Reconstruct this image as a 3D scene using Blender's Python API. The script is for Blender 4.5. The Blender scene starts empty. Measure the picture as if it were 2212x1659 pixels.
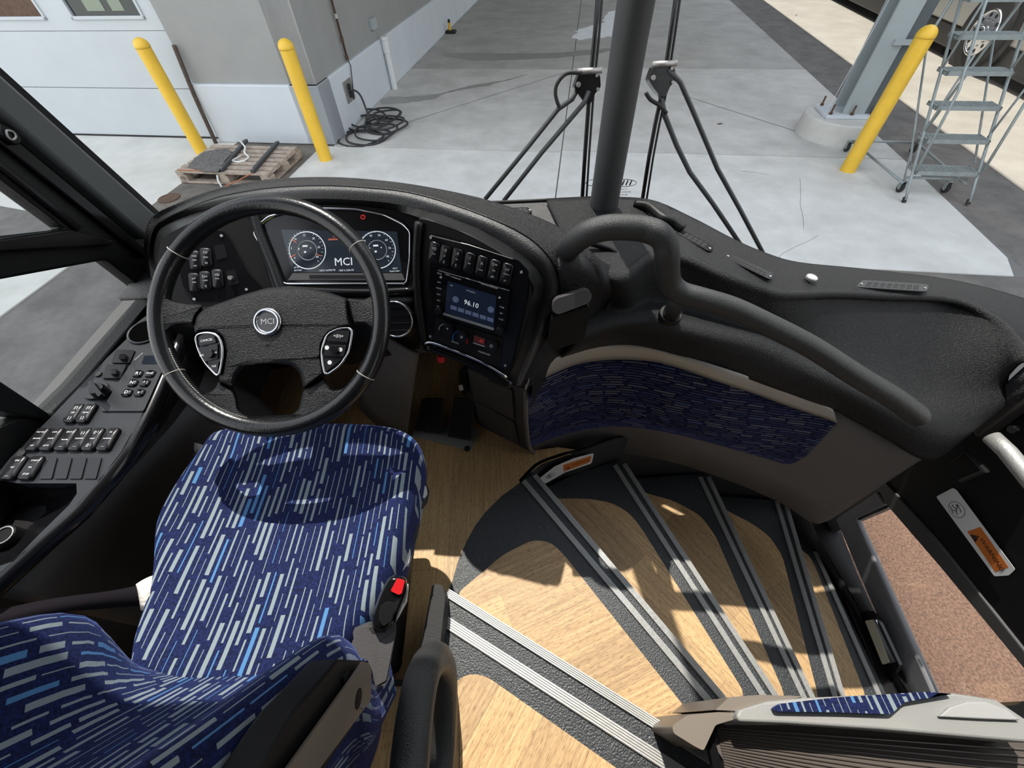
import bpy, bmesh, math, random
import numpy as np
from mathutils import Vector, Matrix

random.seed(7)
D = bpy.data
COL = bpy.context.scene.collection
SC = bpy.context.scene

# ------------------------------------------------------------------ camera
CX, CY, F = 1106.0, 829.5, 892.9
CAM = Matrix(((0.99901558, -0.01574, 0.0), (0, 0, 0), (0, 0, 0)))  # placeholder, filled below
YAW = math.radians(-9.5)          # building frame -> coach frame
def _norm(v): return v / np.linalg.norm(v)
def _calib():
    c = np.array([CX, CY]); a = np.array([1290., -262.]) - c; b = np.array([1136., 1565.]) - c
    f = math.sqrt(-(a @ b))
    fw = _norm(np.array([a[0], -a[1], -f])); up = -_norm(np.array([b[0], -b[1], -f]))
    fw = _norm(fw - up * (fw @ up)); rt = np.cross(fw, up)
    M = np.array([rt, fw, up])
    R = np.array([[math.cos(YAW), -math.sin(YAW), 0], [math.sin(YAW), math.cos(YAW), 0], [0, 0, 1]])
    return f, R @ M
F, CM = _calib()
H = 2.33
O = np.array([0.0, 0.0, H])
cam_d = D.cameras.new('camera'); cam = D.objects.new('camera', cam_d); COL.objects.link(cam)
cam_d.sensor_fit = 'HORIZONTAL'; cam_d.sensor_width = 36; cam_d.lens = 36 * F / 2212
cam_d.clip_start = 0.02; cam_d.clip_end = 200
m4 = Matrix([list(CM[0]) + [0], list(CM[1]) + [0], list(CM[2]) + [H], [0, 0, 0, 1]])
cam.matrix_world = m4
SC.camera = cam

# ------------------------------------------------------------------ world, sun, exposure
SUN_DIR = _norm(np.array([-0.072, 0.465, 0.87]))
w = D.worlds.new('sky'); SC.world = w; w.use_nodes = True
nt = w.node_tree; nt.nodes.clear()
out = nt.nodes.new('ShaderNodeOutputWorld'); bg = nt.nodes.new('ShaderNodeBackground')
tc = nt.nodes.new('ShaderNodeTexCoord'); sx = nt.nodes.new('ShaderNodeSeparateXYZ'); rp_ = nt.nodes.new('ShaderNodeValToRGB')
rp_.color_ramp.elements[0].position = 0.0; rp_.color_ramp.elements[0].color = (0.93, 0.92, 0.89, 1)
rp_.color_ramp.elements[1].position = 1.0; rp_.color_ramp.elements[1].color = (0.66, 0.72, 0.83, 1)
nt.links.new(tc.outputs['Generated'], sx.inputs[0]); nt.links.new(sx.outputs[2], rp_.inputs[0])
nt.links.new(rp_.outputs[0], bg.inputs[0]); nt.links.new(bg.outputs[0], out.inputs[0])
bg.inputs[1].default_value = 1.95
sun_d = D.lights.new('sun', 'SUN'); sun_d.energy = 5.2; sun_d.angle = math.radians(0.6); sun_d.color = (1.0, 0.94, 0.85)
sun = D.objects.new('sun', sun_d); COL.objects.link(sun)
sun.rotation_euler = Vector((SUN_DIR[0], SUN_DIR[1], SUN_DIR[2])).to_track_quat('Z', 'Y').to_euler()
sun.location = (0, 4, 12)
SC.view_settings.view_transform = 'Standard'; SC.view_settings.look = 'None'
SC.view_settings.gamma = 1.0; SC.view_settings.use_curve_mapping = False
SC.view_settings.exposure = 0.22

# ------------------------------------------------------------------ picture rays -> real points
def ray(x, y): return CM @ np.array([x - CX, -(y - CY), -F])
def Pz(x, y, z): r = ray(x, y); return O + r * ((z - H) / r[2])
def Px(x, y, X): r = ray(x, y); return O + r * (X / r[0])
def Py(x, y, Y): r = ray(x, y); return O + r * (Y / r[1])
ca, sa = math.cos(YAW), math.sin(YAW)
def BW(x, y, z=0.0): return np.array([ca * x - sa * y, sa * x + ca * y, z])
def curt(x, y, path):                       # ray onto an upright curtain standing on an xy path
    r = ray(x, y); best = None
    n = len(path)
    for i in range(n - 1):
        a, b = np.array(path[i][:2]), np.array(path[i + 1][:2]); d = b - a
        A = np.array([[r[0], -d[0]], [r[1], -d[1]]])
        det = np.linalg.det(A)
        if abs(det) < 1e-9: continue
        s, t = np.linalg.solve(A, a)
        lo = -9 if i == 0 else -1e-6; hi = 9 if i == n - 2 else 1 + 1e-6
        if s > 0 and lo <= t <= hi and (best is None or s < best): best = s
    return O + r * (best if best else 0.001)
class PL:
    def __init__(s, c, n, u=None):
        s.c = np.array(c, float); s.n = _norm(np.array(n, float))
        u = np.array(u if u is not None else (1, 0, 0), float)
        s.u = _norm(u - s.n * (u @ s.n)); s.v = np.cross(s.n, s.u)
    def at(s, x, y, h=0.0):
        r = ray(x, y); c = s.c + s.n * h
        return O + r * (((c - O) @ s.n) / (r @ s.n))
    def pt(s, a, b, h=0.0): return s.c + s.u * a + s.v * b + s.n * h
    def loc(s, p): d = np.array(p) - s.c; return (d @ s.u, d @ s.v)

# ------------------------------------------------------------------ mesh helpers
MW = {}
def inv(parent):
    while parent is not None and parent not in MW: parent = parent.parent
    return MW[parent].inverted() if parent is not None else None
def tag(o, label=None, cat=None, group=None, kind=None):
    if label: o['label'] = label
    if cat: o['category'] = cat
    if group: o['group'] = group
    if kind: o['kind'] = kind
    return o
def root(name, label, cat, loc=(0, 0, 0), rotz=0.0, group=None):
    o = D.objects.new(name, None); COL.objects.link(o); o.empty_display_size = 0.05
    loc = [float(c) for c in loc]
    o.location = loc; o.rotation_euler = (0, 0, rotz)
    MW[o] = Matrix.Translation(loc) @ Matrix.Rotation(rotz, 4, 'Z')
    return tag(o, label, cat, group)
def mesh(name, vs, fs, m, parent=None, smooth=False, uvs=None, bevel=0, solid=0, sub=0, seg=2, kind=None, off=-1):
    iv = inv(parent) if parent else None
    vv = [Vector([float(c) for c in v]) for v in vs]
    if iv: vv = [iv @ v for v in vv]
    me = D.meshes.new(name); me.from_pydata(vv, [], fs); me.update()
    if uvs is not None:
        ul = me.uv_layers.new(name='uv')
        for p in me.polygons:
            for li in p.loop_indices: ul.data[li].uv = uvs[me.loops[li].vertex_index]
    o = D.objects.new(name, me); COL.objects.link(o)
    if m: me.materials.append(m)
    if smooth:
        for p in me.polygons: p.use_smooth = True
    if parent: o.parent = parent
    if kind: o['kind'] = kind
    if solid:
        s = o.modifiers.new('s', 'SOLIDIFY'); s.thickness = solid; s.offset = off
    if bevel:
        b = o.modifiers.new('b', 'BEVEL'); b.width = bevel; b.segments = seg; b.limit_method = 'ANGLE'; b.angle_limit = math.radians(35)
        b.harden_normals = False
        if not smooth:
            for p in me.polygons: p.use_smooth = True
            me.set_sharp_from_angle(angle=math.radians(38)) if hasattr(me, 'set_sharp_from_angle') else None
    if sub:
        s = o.modifiers.new('d', 'SUBSURF'); s.levels = sub; s.render_levels = sub
    return o
def tess(p2):
    from mathutils.geometry import tessellate_polygon
    return [tuple(t) for t in tessellate_polygon([[Vector((a, c, 0)) for a, c in p2]])]
class MB:
    def __init__(s): s.v = []; s.f = []
    def add(s, vs, fs):
        k = len(s.v); s.v += [np.array(v, float) for v in vs]; s.f += [tuple(i + k for i in f) for f in fs]
    def box(s, c, size, R=None):
        c = np.array(c, float); hx, hy, hz = [q / 2 for q in size]
        P = [np.array([a, b, d]) for d in (-hz, hz) for a, b in ((-hx, -hy), (hx, -hy), (hx, hy), (-hx, hy))]
        if R is not None: P = [R @ p for p in P]
        s.add([p + c for p in P], [(3, 2, 1, 0), (4, 5, 6, 7), (0, 1, 5, 4), (1, 2, 6, 5), (2, 3, 7, 6), (3, 0, 4, 7)])
    def tube(s, pts, r, n=10, closed=False, cap=True):
        pts = [np.array(p, float) for p in pts]; N = len(pts)
        rs = r if isinstance(r, (list, tuple)) else [r] * N
        prev = None; rings = []
        for i, p in enumerate(pts):
            a = pts[(i - 1) % N] if (closed or i > 0) else p; b = pts[(i + 1) % N] if (closed or i < N - 1) else p
            t = _norm(b - a)
            if prev is None:
                q = np.array([0, 0, 1.0]) if abs(t[2]) < 0.9 else np.array([1.0, 0, 0])
            else: q = prev
            x = _norm(q - t * (q @ t)); prev = x; y = np.cross(t, x)
            rings.append([p + rs[i] * (math.cos(2 * math.pi * k / n) * x + math.sin(2 * math.pi * k / n) * y) for k in range(n)])
        vs = [v for rr in rings for v in rr]; fs = []
        for i in range(N if closed else N - 1):
            j = (i + 1) % N
            for k in range(n): fs.append((i * n + k, i * n + (k + 1) % n, j * n + (k + 1) % n, j * n + k))
        if cap and not closed:
            fs.append(tuple(range(n - 1, -1, -1))); fs.append(tuple((N - 1) * n + k for k in range(n)))
        s.add(vs, fs)
    def cyl(s, a, b, r, n=16, r2=None): s.tube([a, b], [r, r2 if r2 is not None else r], n)
    def prism(s, bot, top):
        n = len(bot)
        if n > 7:
            t0 = np.array(top[0]); nn = sum(np.cross(np.array(top[i]) - t0, np.array(top[i + 1]) - t0) for i in range(1, n - 1)); nn = _norm(nn)
            uu = _norm(np.cross(nn, (0.3, 0.5, 0.8))); vv = np.cross(nn, uu)
            T = tess([((np.array(p) - t0) @ uu, (np.array(p) - t0) @ vv) for p in top]); caps = [tuple(n + i for i in t) for t in T] + [tuple(t[::-1]) for t in T]
        else: caps = [tuple(range(n - 1, -1, -1)), tuple(range(n, 2 * n))]
        s.add(list(bot) + list(top), caps + [(i, (i + 1) % n, n + (i + 1) % n, n + i) for i in range(n)])
    def go(s, name, m, parent=None, **k): return mesh(name, s.v, s.f, m, parent, **k)
def cr(pts, k=4, closed=False):
    pts = [np.array(p, float) for p in pts]; n = len(pts); o = []
    for i in range(n if closed else n - 1):
        g = (lambda j: pts[j % n]) if closed else (lambda j: pts[max(0, min(n - 1, j))])
        p0, p1, p2, p3 = g(i - 1), g(i), g(i + 1), g(i + 2)
        for q in range(k):
            t = q / k
            o.append(0.5 * ((2 * p1) + (-p0 + p2) * t + (2 * p0 - 5 * p1 + 4 * p2 - p3) * t * t + (-p0 + 3 * p1 - 3 * p2 + p3) * t ** 3))
    if not closed: o.append(pts[-1])
    return o
def loft(name, rows, m, parent=None, k=4, kr=1, solid=0, closed=False, off=-1, uvf=None, **kw):
    R = [cr(r, k, closed) for r in rows]
    if kr > 1:
        cols = list(zip(*R)); cols = [cr(c, kr) for c in cols]; R = [list(r) for r in zip(*cols)]
    n = len(R[0]); N = len(R); vs = [p for r in R for p in r]; fs = []
    for i in range(N - 1):
        for j in range(n if closed else n - 1):
            fs.append((i * n + j, i * n + (j + 1) % n, (i + 1) * n + (j + 1) % n, (i + 1) * n + j))
    uv = []
    if uvf: uv = [uvf(p) for p in vs]
    else:
        vacc = [0.0] * n
        mid = n // 2
        for i in range(N):
            if i: vv = vv + float(np.linalg.norm(R[i][mid] - R[i - 1][mid]))
            else: vv = 0.0
            acc = 0.0
            for j in range(n):
                if j: acc += float(np.linalg.norm(R[i][j] - R[i][j - 1]))
                uv.append((acc, vv))
    return mesh(name, vs, fs, m, parent, smooth=True, uvs=uv, solid=solid, off=off, **kw)
def rpx(pts, r=6, k=4):
    o = []; n = len(pts)
    for i in range(n):
        p = np.array(pts[i], float); a = np.array(pts[i - 1], float); b = np.array(pts[(i + 1) % n], float)
        rr = r[i] if isinstance(r, (list, tuple)) else r
        da, db = np.linalg.norm(a - p), np.linalg.norm(b - p)
        ra = min(rr, da * .48); rb = min(rr, db * .48)
        s, e = p + (a - p) / da * ra, p + (b - p) / db * rb
        for q in range(k + 1):
            t = q / k; o.append((1 - t) ** 2 * s + 2 * t * (1 - t) * p + t * t * e)
    return o
def pprism(name, pl, px, h0, h1, m, parent=None, r=0, uvang=None, **k):
    if r: px = rpx(px, r)
    a = [pl.at(x, y, h1) for x, y in px]
    dn = pl.n * (h0 - h1)
    # counter-clockwise seen from the normal side
    q = [pl.loc(p) for p in a]; ar = sum(q[i - 1][0] * q[i][1] - q[i][0] * q[i - 1][1] for i in range(len(q)))
    if ar < 0: a = a[::-1]
    b = MB(); b.prism([p + dn for p in a], a)
    if uvang is not None:
        c, s_ = math.cos(uvang), math.sin(uvang)
        k['uvs'] = [(c * v[0] + s_ * v[1], -s_ * v[0] + c * v[1]) for v in b.v]
    return b.go(name, m, parent, **k)
def pline(name, pl, px, h, rad, m, parent=None, closed=False, n=6, sm=0, **k):
    pts = [pl.at(x, y, h) for x, y in px]
    if sm: pts = cr(pts, sm, closed)
    b = MB(); b.tube(pts, rad, n, closed); return b.go(name, m, parent, smooth=True, **k)
def text(s, pl, x, y, size, m, parent=None, h=0.0015, ang=0.0, name='lettering', align='CENTER', p=None):
    c = D.curves.new(name, 'FONT'); c.body = s; c.size = size; c.align_x = align; c.align_y = 'CENTER'; c.extrude = 0.0002
    c.resolution_u = 2
    tmp = D.objects.new('tmp', c); COL.objects.link(tmp); dg = bpy.context.evaluated_depsgraph_get()
    me = D.meshes.new_from_object(tmp.evaluated_get(dg)); D.objects.remove(tmp); D.curves.remove(c)
    me.materials.clear(); me.materials.append(m)
    o = D.objects.new(name, me); COL.objects.link(o)
    P = pl.at(x, y, h) if p is None else p
    cu, su = math.cos(ang), math.sin(ang)
    u = pl.u * cu + pl.v * su; v = -pl.u * su + pl.v * cu
    W = Matrix([[u[0], v[0], pl.n[0], P[0]], [u[1], v[1], pl.n[1], P[1]], [u[2], v[2], pl.n[2], P[2]], [0, 0, 0, 1]])
    if parent: o.parent = parent; W = (inv(parent) or Matrix()) @ W
    o.matrix_local = W
    if not parent: o.matrix_world = W
    return o
def pang(pl, a, b):                          # angle on a plane of a direction seen in the picture
    p, q = pl.loc(pl.at(*a)), pl.loc(pl.at(*b)); return math.atan2(q[1] - p[1], q[0] - p[0])
def circ(pl, x, y, r, h, n=32, hc=None): c = pl.loc(pl.at(x, y, h if hc is None else hc)); return [pl.pt(c[0] + r * math.cos(2 * math.pi * k / n), c[1] + r * math.sin(2 * math.pi * k / n), h) for k in range(n)]
def disc(name, pl, x, y, r, h0, h1, m, parent=None, n=24, r2=None, **k):
    b = MB(); b.prism(circ(pl, x, y, r, h0, n, h1), circ(pl, x, y, r2 or r, h1, n, h1)); return b.go(name, m, parent, **k)

# ------------------------------------------------------------------ materials
def mat(name, col, rough=.5, metal=0, bump=0, bscale=200, var=0, vscale=5, emit=None, es=1, spec=.5, coat=0, col2=None, detail=3, speck=False):
    m = D.materials.new(name); m.use_nodes = True; t = m.node_tree; b = t.nodes['Principled BSDF']
    b.inputs['Base Color'].default_value = (*col, 1); b.inputs['Roughness'].default_value = rough; b.inputs['Metallic'].default_value = metal
    b.inputs['Specular IOR Level'].default_value = spec; b.inputs['Coat Weight'].default_value = coat
    if emit: b.inputs['Emission Color'].default_value = (*emit, 1); b.inputs['Emission Strength'].default_value = es
    co = t.nodes.new('ShaderNodeTexCoord')
    if var or col2:
        n = t.nodes.new('ShaderNodeTexNoise'); n.inputs['Scale'].default_value = vscale; n.inputs['Detail'].default_value = detail + 3; n.inputs['Roughness'].default_value = .65
        r = t.nodes.new('ShaderNodeValToRGB'); t.links.new(co.outputs['Object'], n.inputs['Vector']); t.links.new(n.outputs[0], r.inputs[0])
        c2 = col2 or tuple(c * (1 - var) for c in col)
        r.color_ramp.elements[0].position = .35; r.color_ramp.elements[1].position = .65
        r.color_ramp.elements[0].color = (*c2, 1); r.color_ramp.elements[1].color = (*col, 1)
        t.links.new(r.outputs[0], b.inputs['Base Color'])
    if speck:
        v = t.nodes.new('ShaderNodeTexVoronoi'); v.inputs['Scale'].default_value = 130; t.links.new(co.outputs['Object'], v.inputs['Vector'])
        r = t.nodes.new('ShaderNodeValToRGB'); r.color_ramp.interpolation = 'CONSTANT'; r.color_ramp.elements[0].color = (.30, .31, .32, 1); r.color_ramp.elements[1].position = .10; r.color_ramp.elements[1].color = (*col, 1)
        t.links.new(v.outputs['Distance'], r.inputs[0]); t.links.new(r.outputs[0], b.inputs['Base Color'])
    if bump:
        n = t.nodes.new('ShaderNodeTexNoise'); n.inputs['Scale'].default_value = bscale; n.inputs['Detail'].default_value = detail
        bp = t.nodes.new('ShaderNodeBump'); bp.inputs['Strength'].default_value = bump; bp.inputs['Distance'].default_value = .003
        t.links.new(co.outputs['Object'], n.inputs['Vector']); t.links.new(n.outputs[0], bp.inputs['Height']); t.links.new(bp.outputs[0], b.inputs['Normal'])
    return m
M = {}
M['leather'] = mat('black_leather_plastic', (.009, .0095, .011), .34, bump=1, bscale=420, spec=.33)
M['dash'] = mat('dash_vinyl', (.010, .0105, .012), .48, bump=1, bscale=330, spec=1.0)
M['rimleather'] = mat('rim_leather', (.008, .0085, .0095), .24, bump=.12, bscale=250, spec=.5)
M['dashsmooth'] = mat('dash_plastic', (.009, .0095, .010), .34, bump=.3, bscale=500, spec=.3)
M['gloss'] = mat('gloss_black', (.006, .006, .007), .18, spec=.35)
M['panelblk'] = mat('matte_black', (.008, .008, .009), .55, spec=.25)
M['switch'] = mat('switch_black', (.010, .010, .012), .3, spec=.35)
M['console'] = mat('console_plastic', (.012, .014, .018), .42, spec=.35, bump=.2, bscale=500)
M['rubber'] = mat('rubber', (.012, .012, .013), .7, bump=.3)
M['chrome'] = mat('chrome', (.75, .76, .78), .12, metal=1)
M['alu'] = mat('aluminium', (.46, .46, .45), .5, metal=.55, bump=.2, bscale=90)
M['steelplate'] = mat('pedal_steel', (.35, .34, .33), .45, metal=.8)
M['handle'] = mat('powder_coat', (.035, .037, .038), .38, bump=.5, bscale=600)
M['grey'] = mat('warm_grey_plastic', (.115, .108, .105), .5, bump=.25, bscale=500)
M['greyd'] = mat('dark_grey_plastic', (.065, .063, .065), .5, bump=.25, bscale=500)
M['trim'] = mat('silver_trim', (.40, .39, .36), .38, metal=.35)
M['lightgrey'] = mat('light_grey_plastic', (.36, .36, .36), .45, bump=.15, bscale=500)
M['pillar'] = mat('pillar_trim', (.085, .095, .095), .55, bump=.2, bscale=500)
M['post'] = mat('post_vinyl', (.055, .06, .062), .5, bump=.2, bscale=500)
M['pvc'] = mat('black_step_vinyl', (.028, .032, .036), .42, bump=.6, bscale=260, detail=2, speck=True)
M['white'] = mat('white_print', (.75, .76, .77), .5)
M['dimwhite'] = mat('dim_print', (.42, .43, .44), .5)
M['orange'] = mat('orange_label', (.62, .17, .03), .5)
M['blue'] = mat('blue_label', (.03, .16, .42), .5)
M['red'] = mat('red_plastic', (.62, .015, .02), .3)
M['bluearc'] = mat('blue_arc', (.02, .12, .45), .5)
M['redled'] = mat('red_led', (.2, .01, .01), .5, emit=(.9, .05, .04), es=.35)
M['redglow'] = mat('red_glow', (.3, .05, .03), .5, emit=(1, .25, .12), es=.5)
M['glow'] = mat('screen_glow', (.2, .2, .2), .5, emit=(.75, .85, .9), es=.55)
M['glowdim'] = mat('screen_glow_dim', (.05, .05, .05), .5, emit=(.5, .58, .62), es=.25)
M['screen'] = mat('screen_black', (.006, .008, .011), .12, emit=(.01, .014, .02), es=1)
M['screenblue'] = mat('screen_blue', (.010, .014, .026), .14, emit=(.012, .02, .045), es=.25)
M['button'] = mat('screen_button', (.03, .04, .07), .3, emit=(.06, .08, .14), es=.6)
M['yellow'] = mat('bollard_yellow', (.80, .50, .045), .4, var=.1, vscale=9, bump=.1, bscale=60)
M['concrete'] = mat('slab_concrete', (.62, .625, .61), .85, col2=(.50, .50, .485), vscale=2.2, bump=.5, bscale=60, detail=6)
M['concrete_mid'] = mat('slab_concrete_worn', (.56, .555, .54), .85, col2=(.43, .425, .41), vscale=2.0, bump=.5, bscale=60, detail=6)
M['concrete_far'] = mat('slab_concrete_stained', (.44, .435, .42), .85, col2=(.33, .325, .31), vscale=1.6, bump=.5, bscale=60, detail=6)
M['apron'] = mat('apron_concrete', (.62, .62, .59), .9, col2=(.50, .50, .47), vscale=1.6, bump=.5, bscale=60, detail=6)
M['asphalt'] = mat('asphalt', (.18, .17, .16), .9, col2=(.11, .105, .10), vscale=3, bump=.9, bscale=70, detail=8)
M['dirt'] = mat('dirty_asphalt', (.18, .16, .135), .95, col2=(.09, .085, .08), vscale=4, bump=.9, bscale=60, detail=8)
M['sunlitroad'] = mat('sunlit_road_tone', (.35, .325, .28), .9, col2=(.28, .255, .22), vscale=1.5, bump=.6, bscale=60, detail=8)  # warm sunlight on the asphalt strip put into its colour
M['walkred'] = mat('brown_aggregate', (.25, .14, .095), .85, col2=(.085, .048, .032), vscale=95, bump=1, bscale=150, detail=6)  # albedo darkened to stand in for shade beside the coach
M['doorp'] = mat('garage_door_paint', (.50, .54, .57), .5, var=.06, vscale=1.5)
M['wallgrey'] = mat('grey_stucco', (.31, .315, .31), .9, var=.08, vscale=2, bump=.6, bscale=60)
M['wallwhite'] = mat('white_wainscot', (.60, .65, .70), .8, var=.06, vscale=2, bump=.3, bscale=50)
M['galv'] = mat('galvanised', (.30, .35, .36), .5, metal=.25, var=.2, vscale=12)
M['colgrey'] = mat('column_paint', (.36, .41, .43), .5, var=.08, vscale=3)
M['colweb'] = mat('column_web_dark', (.09, .11, .125), .5)  # much darker grey than the flanges
M['rust'] = mat('rusty_steel', (.12, .07, .045), .8, var=.4, vscale=20)
M['pallet'] = mat('pallet_wood', (.44, .37, .31), .85, col2=(.27, .22, .18), vscale=14, bump=.4, bscale=80)
M['darkwood'] = mat('dark_wood_post', (.10, .075, .06), .8, var=.4, vscale=20)
M['darksteel'] = mat('dark_steel_bar', (.04, .045, .05), .5)
M['hose'] = mat('black_cable', (.025, .027, .03), .55)
M['pvcpipe'] = mat('pvc_pipe', (.66, .69, .71), .5)
M['tarp'] = mat('grey_scrap', (.07, .07, .07), .9, col2=(.16, .155, .15), vscale=25, bump=1, bscale=80)
M['strap'] = mat('white_strap', (.72, .73, .72), .7)
M['orangestrap'] = mat('orange_strap', (.42, .14, .06), .7)
M['busblack'] = mat('neighbour_black', (.010, .011, .013), .35)
M['bussilver'] = mat('neighbour_silver', (.40, .39, .36), .3, metal=.3)
M['tyre'] = mat('tyre', (.02, .02, .02), .85)
M['wet'] = mat('wet_concrete', (.30, .30, .29), .35, var=.15, vscale=5)
M['puddle_glare'] = mat('bright_puddle', (.88, .92, .95), .5, var=.1)  # near-white colour stands in for sky mirrored in the water
M['joint'] = mat('joint_dark', (.16, .16, .155), .95)
M['roof'] = mat('roof_liner', (.30, .30, .30), .9)
M['canopy'] = mat('canopy_deck', (.45, .46, .47), .8)
M['beltwhite'] = mat('belt_cream', (.75, .70, .62), .8, bump=.6, bscale=200)
M['belt'] = mat('belt_black', (.010, .008, .011), .9, spec=.1)
M['lens'] = mat('lamp_lens', (.50, .47, .35), .25, bump=.3, bscale=300)
M['brownplate'] = mat('seat_side_plate', (.20, .17, .14), .45, metal=.3)
M['glasswin'] = mat('dark_window', (.035, .045, .045), .1)
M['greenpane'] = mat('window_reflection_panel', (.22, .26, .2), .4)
M['ribbed'] = mat('ribbed_panel', (.10, .085, .075), .35)
M['seam'] = mat('seam_thread', (.35, .34, .31), .6)

def glass_mat(name, tint, refl=.06):
    m = D.materials.new(name); m.use_nodes = True; t = m.node_tree; t.nodes.clear()
    o = t.nodes.new('ShaderNodeOutputMaterial'); mx = t.nodes.new('ShaderNodeMixShader')
    tr = t.nodes.new('ShaderNodeBsdfTransparent'); gl = t.nodes.new('ShaderNodeBsdfGlossy'); fr = t.nodes.new('ShaderNodeFresnel')
    tr.inputs[0].default_value = (*tint, 1); gl.inputs['Roughness'].default_value = .02; fr.inputs[0].default_value = 1.25
    t.links.new(fr.outputs[0], mx.inputs[0]); t.links.new(tr.outputs[0], mx.inputs[1]); t.links.new(gl.outputs[0], mx.inputs[2]); t.links.new(mx.outputs[0], o.inputs[0])
    return m
M['glass'] = glass_mat('window_glass', (.97, .985, .98))

def fabric_mat(name, pitch=.013, ln=.085, base=(.006, .011, .055), c1=(.21, .255, .275), c2=(.07, .19, .38)):
    m = D.materials.new(name); m.use_nodes = True; t = m.node_tree; b = t.nodes['Principled BSDF']
    N = t.nodes.new; L = t.links.new
    def mth(op, a, bb=None):
        n = N('ShaderNodeMath'); n.operation = op
        for i, q in enumerate((a, bb)):
            if q is None: continue
            if isinstance(q, (int, float)): n.inputs[i].default_value = q
            else: L(q, n.inputs[i])
        return n.outputs[0]
    uv = N('ShaderNodeUVMap'); sp = N('ShaderNodeSeparateXYZ'); L(uv.outputs[0], sp.inputs[0])
    u = mth('DIVIDE', sp.outputs[0], pitch); v = sp.outputs[1]
    ui = mth('FLOOR', u); uf = mth('FRACT', u)
    w1 = N('ShaderNodeTexWhiteNoise'); w1.noise_dimensions = '1D'; L(ui, w1.inputs['W'])
    vs = mth('ADD', mth('DIVIDE', v, mth('ADD', mth('MULTIPLY', w1.outputs[0], ln * .8), ln * .55)), mth('MULTIPLY', w1.outputs[0], 37.0))
    vi = mth('FLOOR', vs); vf = mth('FRACT', vs)
    cx = N('ShaderNodeCombineXYZ'); L(ui, cx.inputs[0]); L(vi, cx.inputs[1])
    w2 = N('ShaderNodeTexWhiteNoise'); w2.noise_dimensions = '2D'; L(cx.outputs[0], w2.inputs['Vector'])
    sc = N('ShaderNodeSeparateColor'); L(w2.outputs[1], sc.inputs[0])
    wid = mth('ADD', mth('MULTIPLY', mth('MULTIPLY', sc.outputs[0], sc.outputs[0]), .26), .05)
    inu = mth('LESS_THAN', mth('ABSOLUTE', mth('SUBTRACT', uf, .5)), wid)
    inv_ = mth('LESS_THAN', vf, mth('ADD', mth('MULTIPLY', sc.outputs[1], .25), .68))
    mk = mth('MULTIPLY', inu, inv_)
    isb = mth('GREATER_THAN', sc.outputs[2], .86)
    mc = N('ShaderNodeMix'); mc.data_type = 'RGBA'; L(isb, mc.inputs[0]); mc.inputs[6].default_value = (*c1, 1); mc.inputs[7].default_value = (*c2, 1)
    m2 = N('ShaderNodeMix'); m2.data_type = 'RGBA'; L(mk, m2.inputs[0]); L(mc.outputs[2], m2.inputs[7])
    co = N('ShaderNodeTexCoord'); ns = N('ShaderNodeTexNoise'); ns.inputs['Scale'].default_value = 260; ns.inputs['Detail'].default_value = 4; L(co.outputs['Object'], ns.inputs['Vector'])
    rr = N('ShaderNodeValToRGB'); L(ns.outputs[0], rr.inputs[0]); rr.color_ramp.elements[0].position = .35; rr.color_ramp.elements[1].position = .65
    rr.color_ramp.elements[0].color = (*[c * .4 for c in base], 1); rr.color_ramp.elements[1].color = (*[c * 1.6 for c in base], 1); L(rr.outputs[0], m2.inputs[6])
    L(m2.outputs[2], b.inputs['Base Color']); b.inputs['Roughness'].default_value = .85
    b.inputs['Sheen Weight'].default_value = .15; b.inputs['Sheen Tint'].default_value = (.25, .35, 1, 1); b.inputs['Specular IOR Level'].default_value = .2
    bp = N('ShaderNodeBump'); bp.inputs['Strength'].default_value = .5; bp.inputs['Distance'].default_value = .001
    L(mth('ADD', ns.outputs[0], mth('MULTIPLY', mk, .8)), bp.inputs['Height']); L(bp.outputs[0], b.inputs['Normal'])
    return m
M['fabric'] = fabric_mat('seat_fabric', pitch=.0135, ln=.10)
M['fabricwall'] = fabric_mat('panel_fabric', pitch=.012, ln=.075, base=(.003, .005, .030), c1=(.115, .12, .135), c2=(.06, .09, .19))
M['navy'] = mat('navy_plush', (.02, .026, .14), .9, bump=.6, bscale=300)

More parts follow.
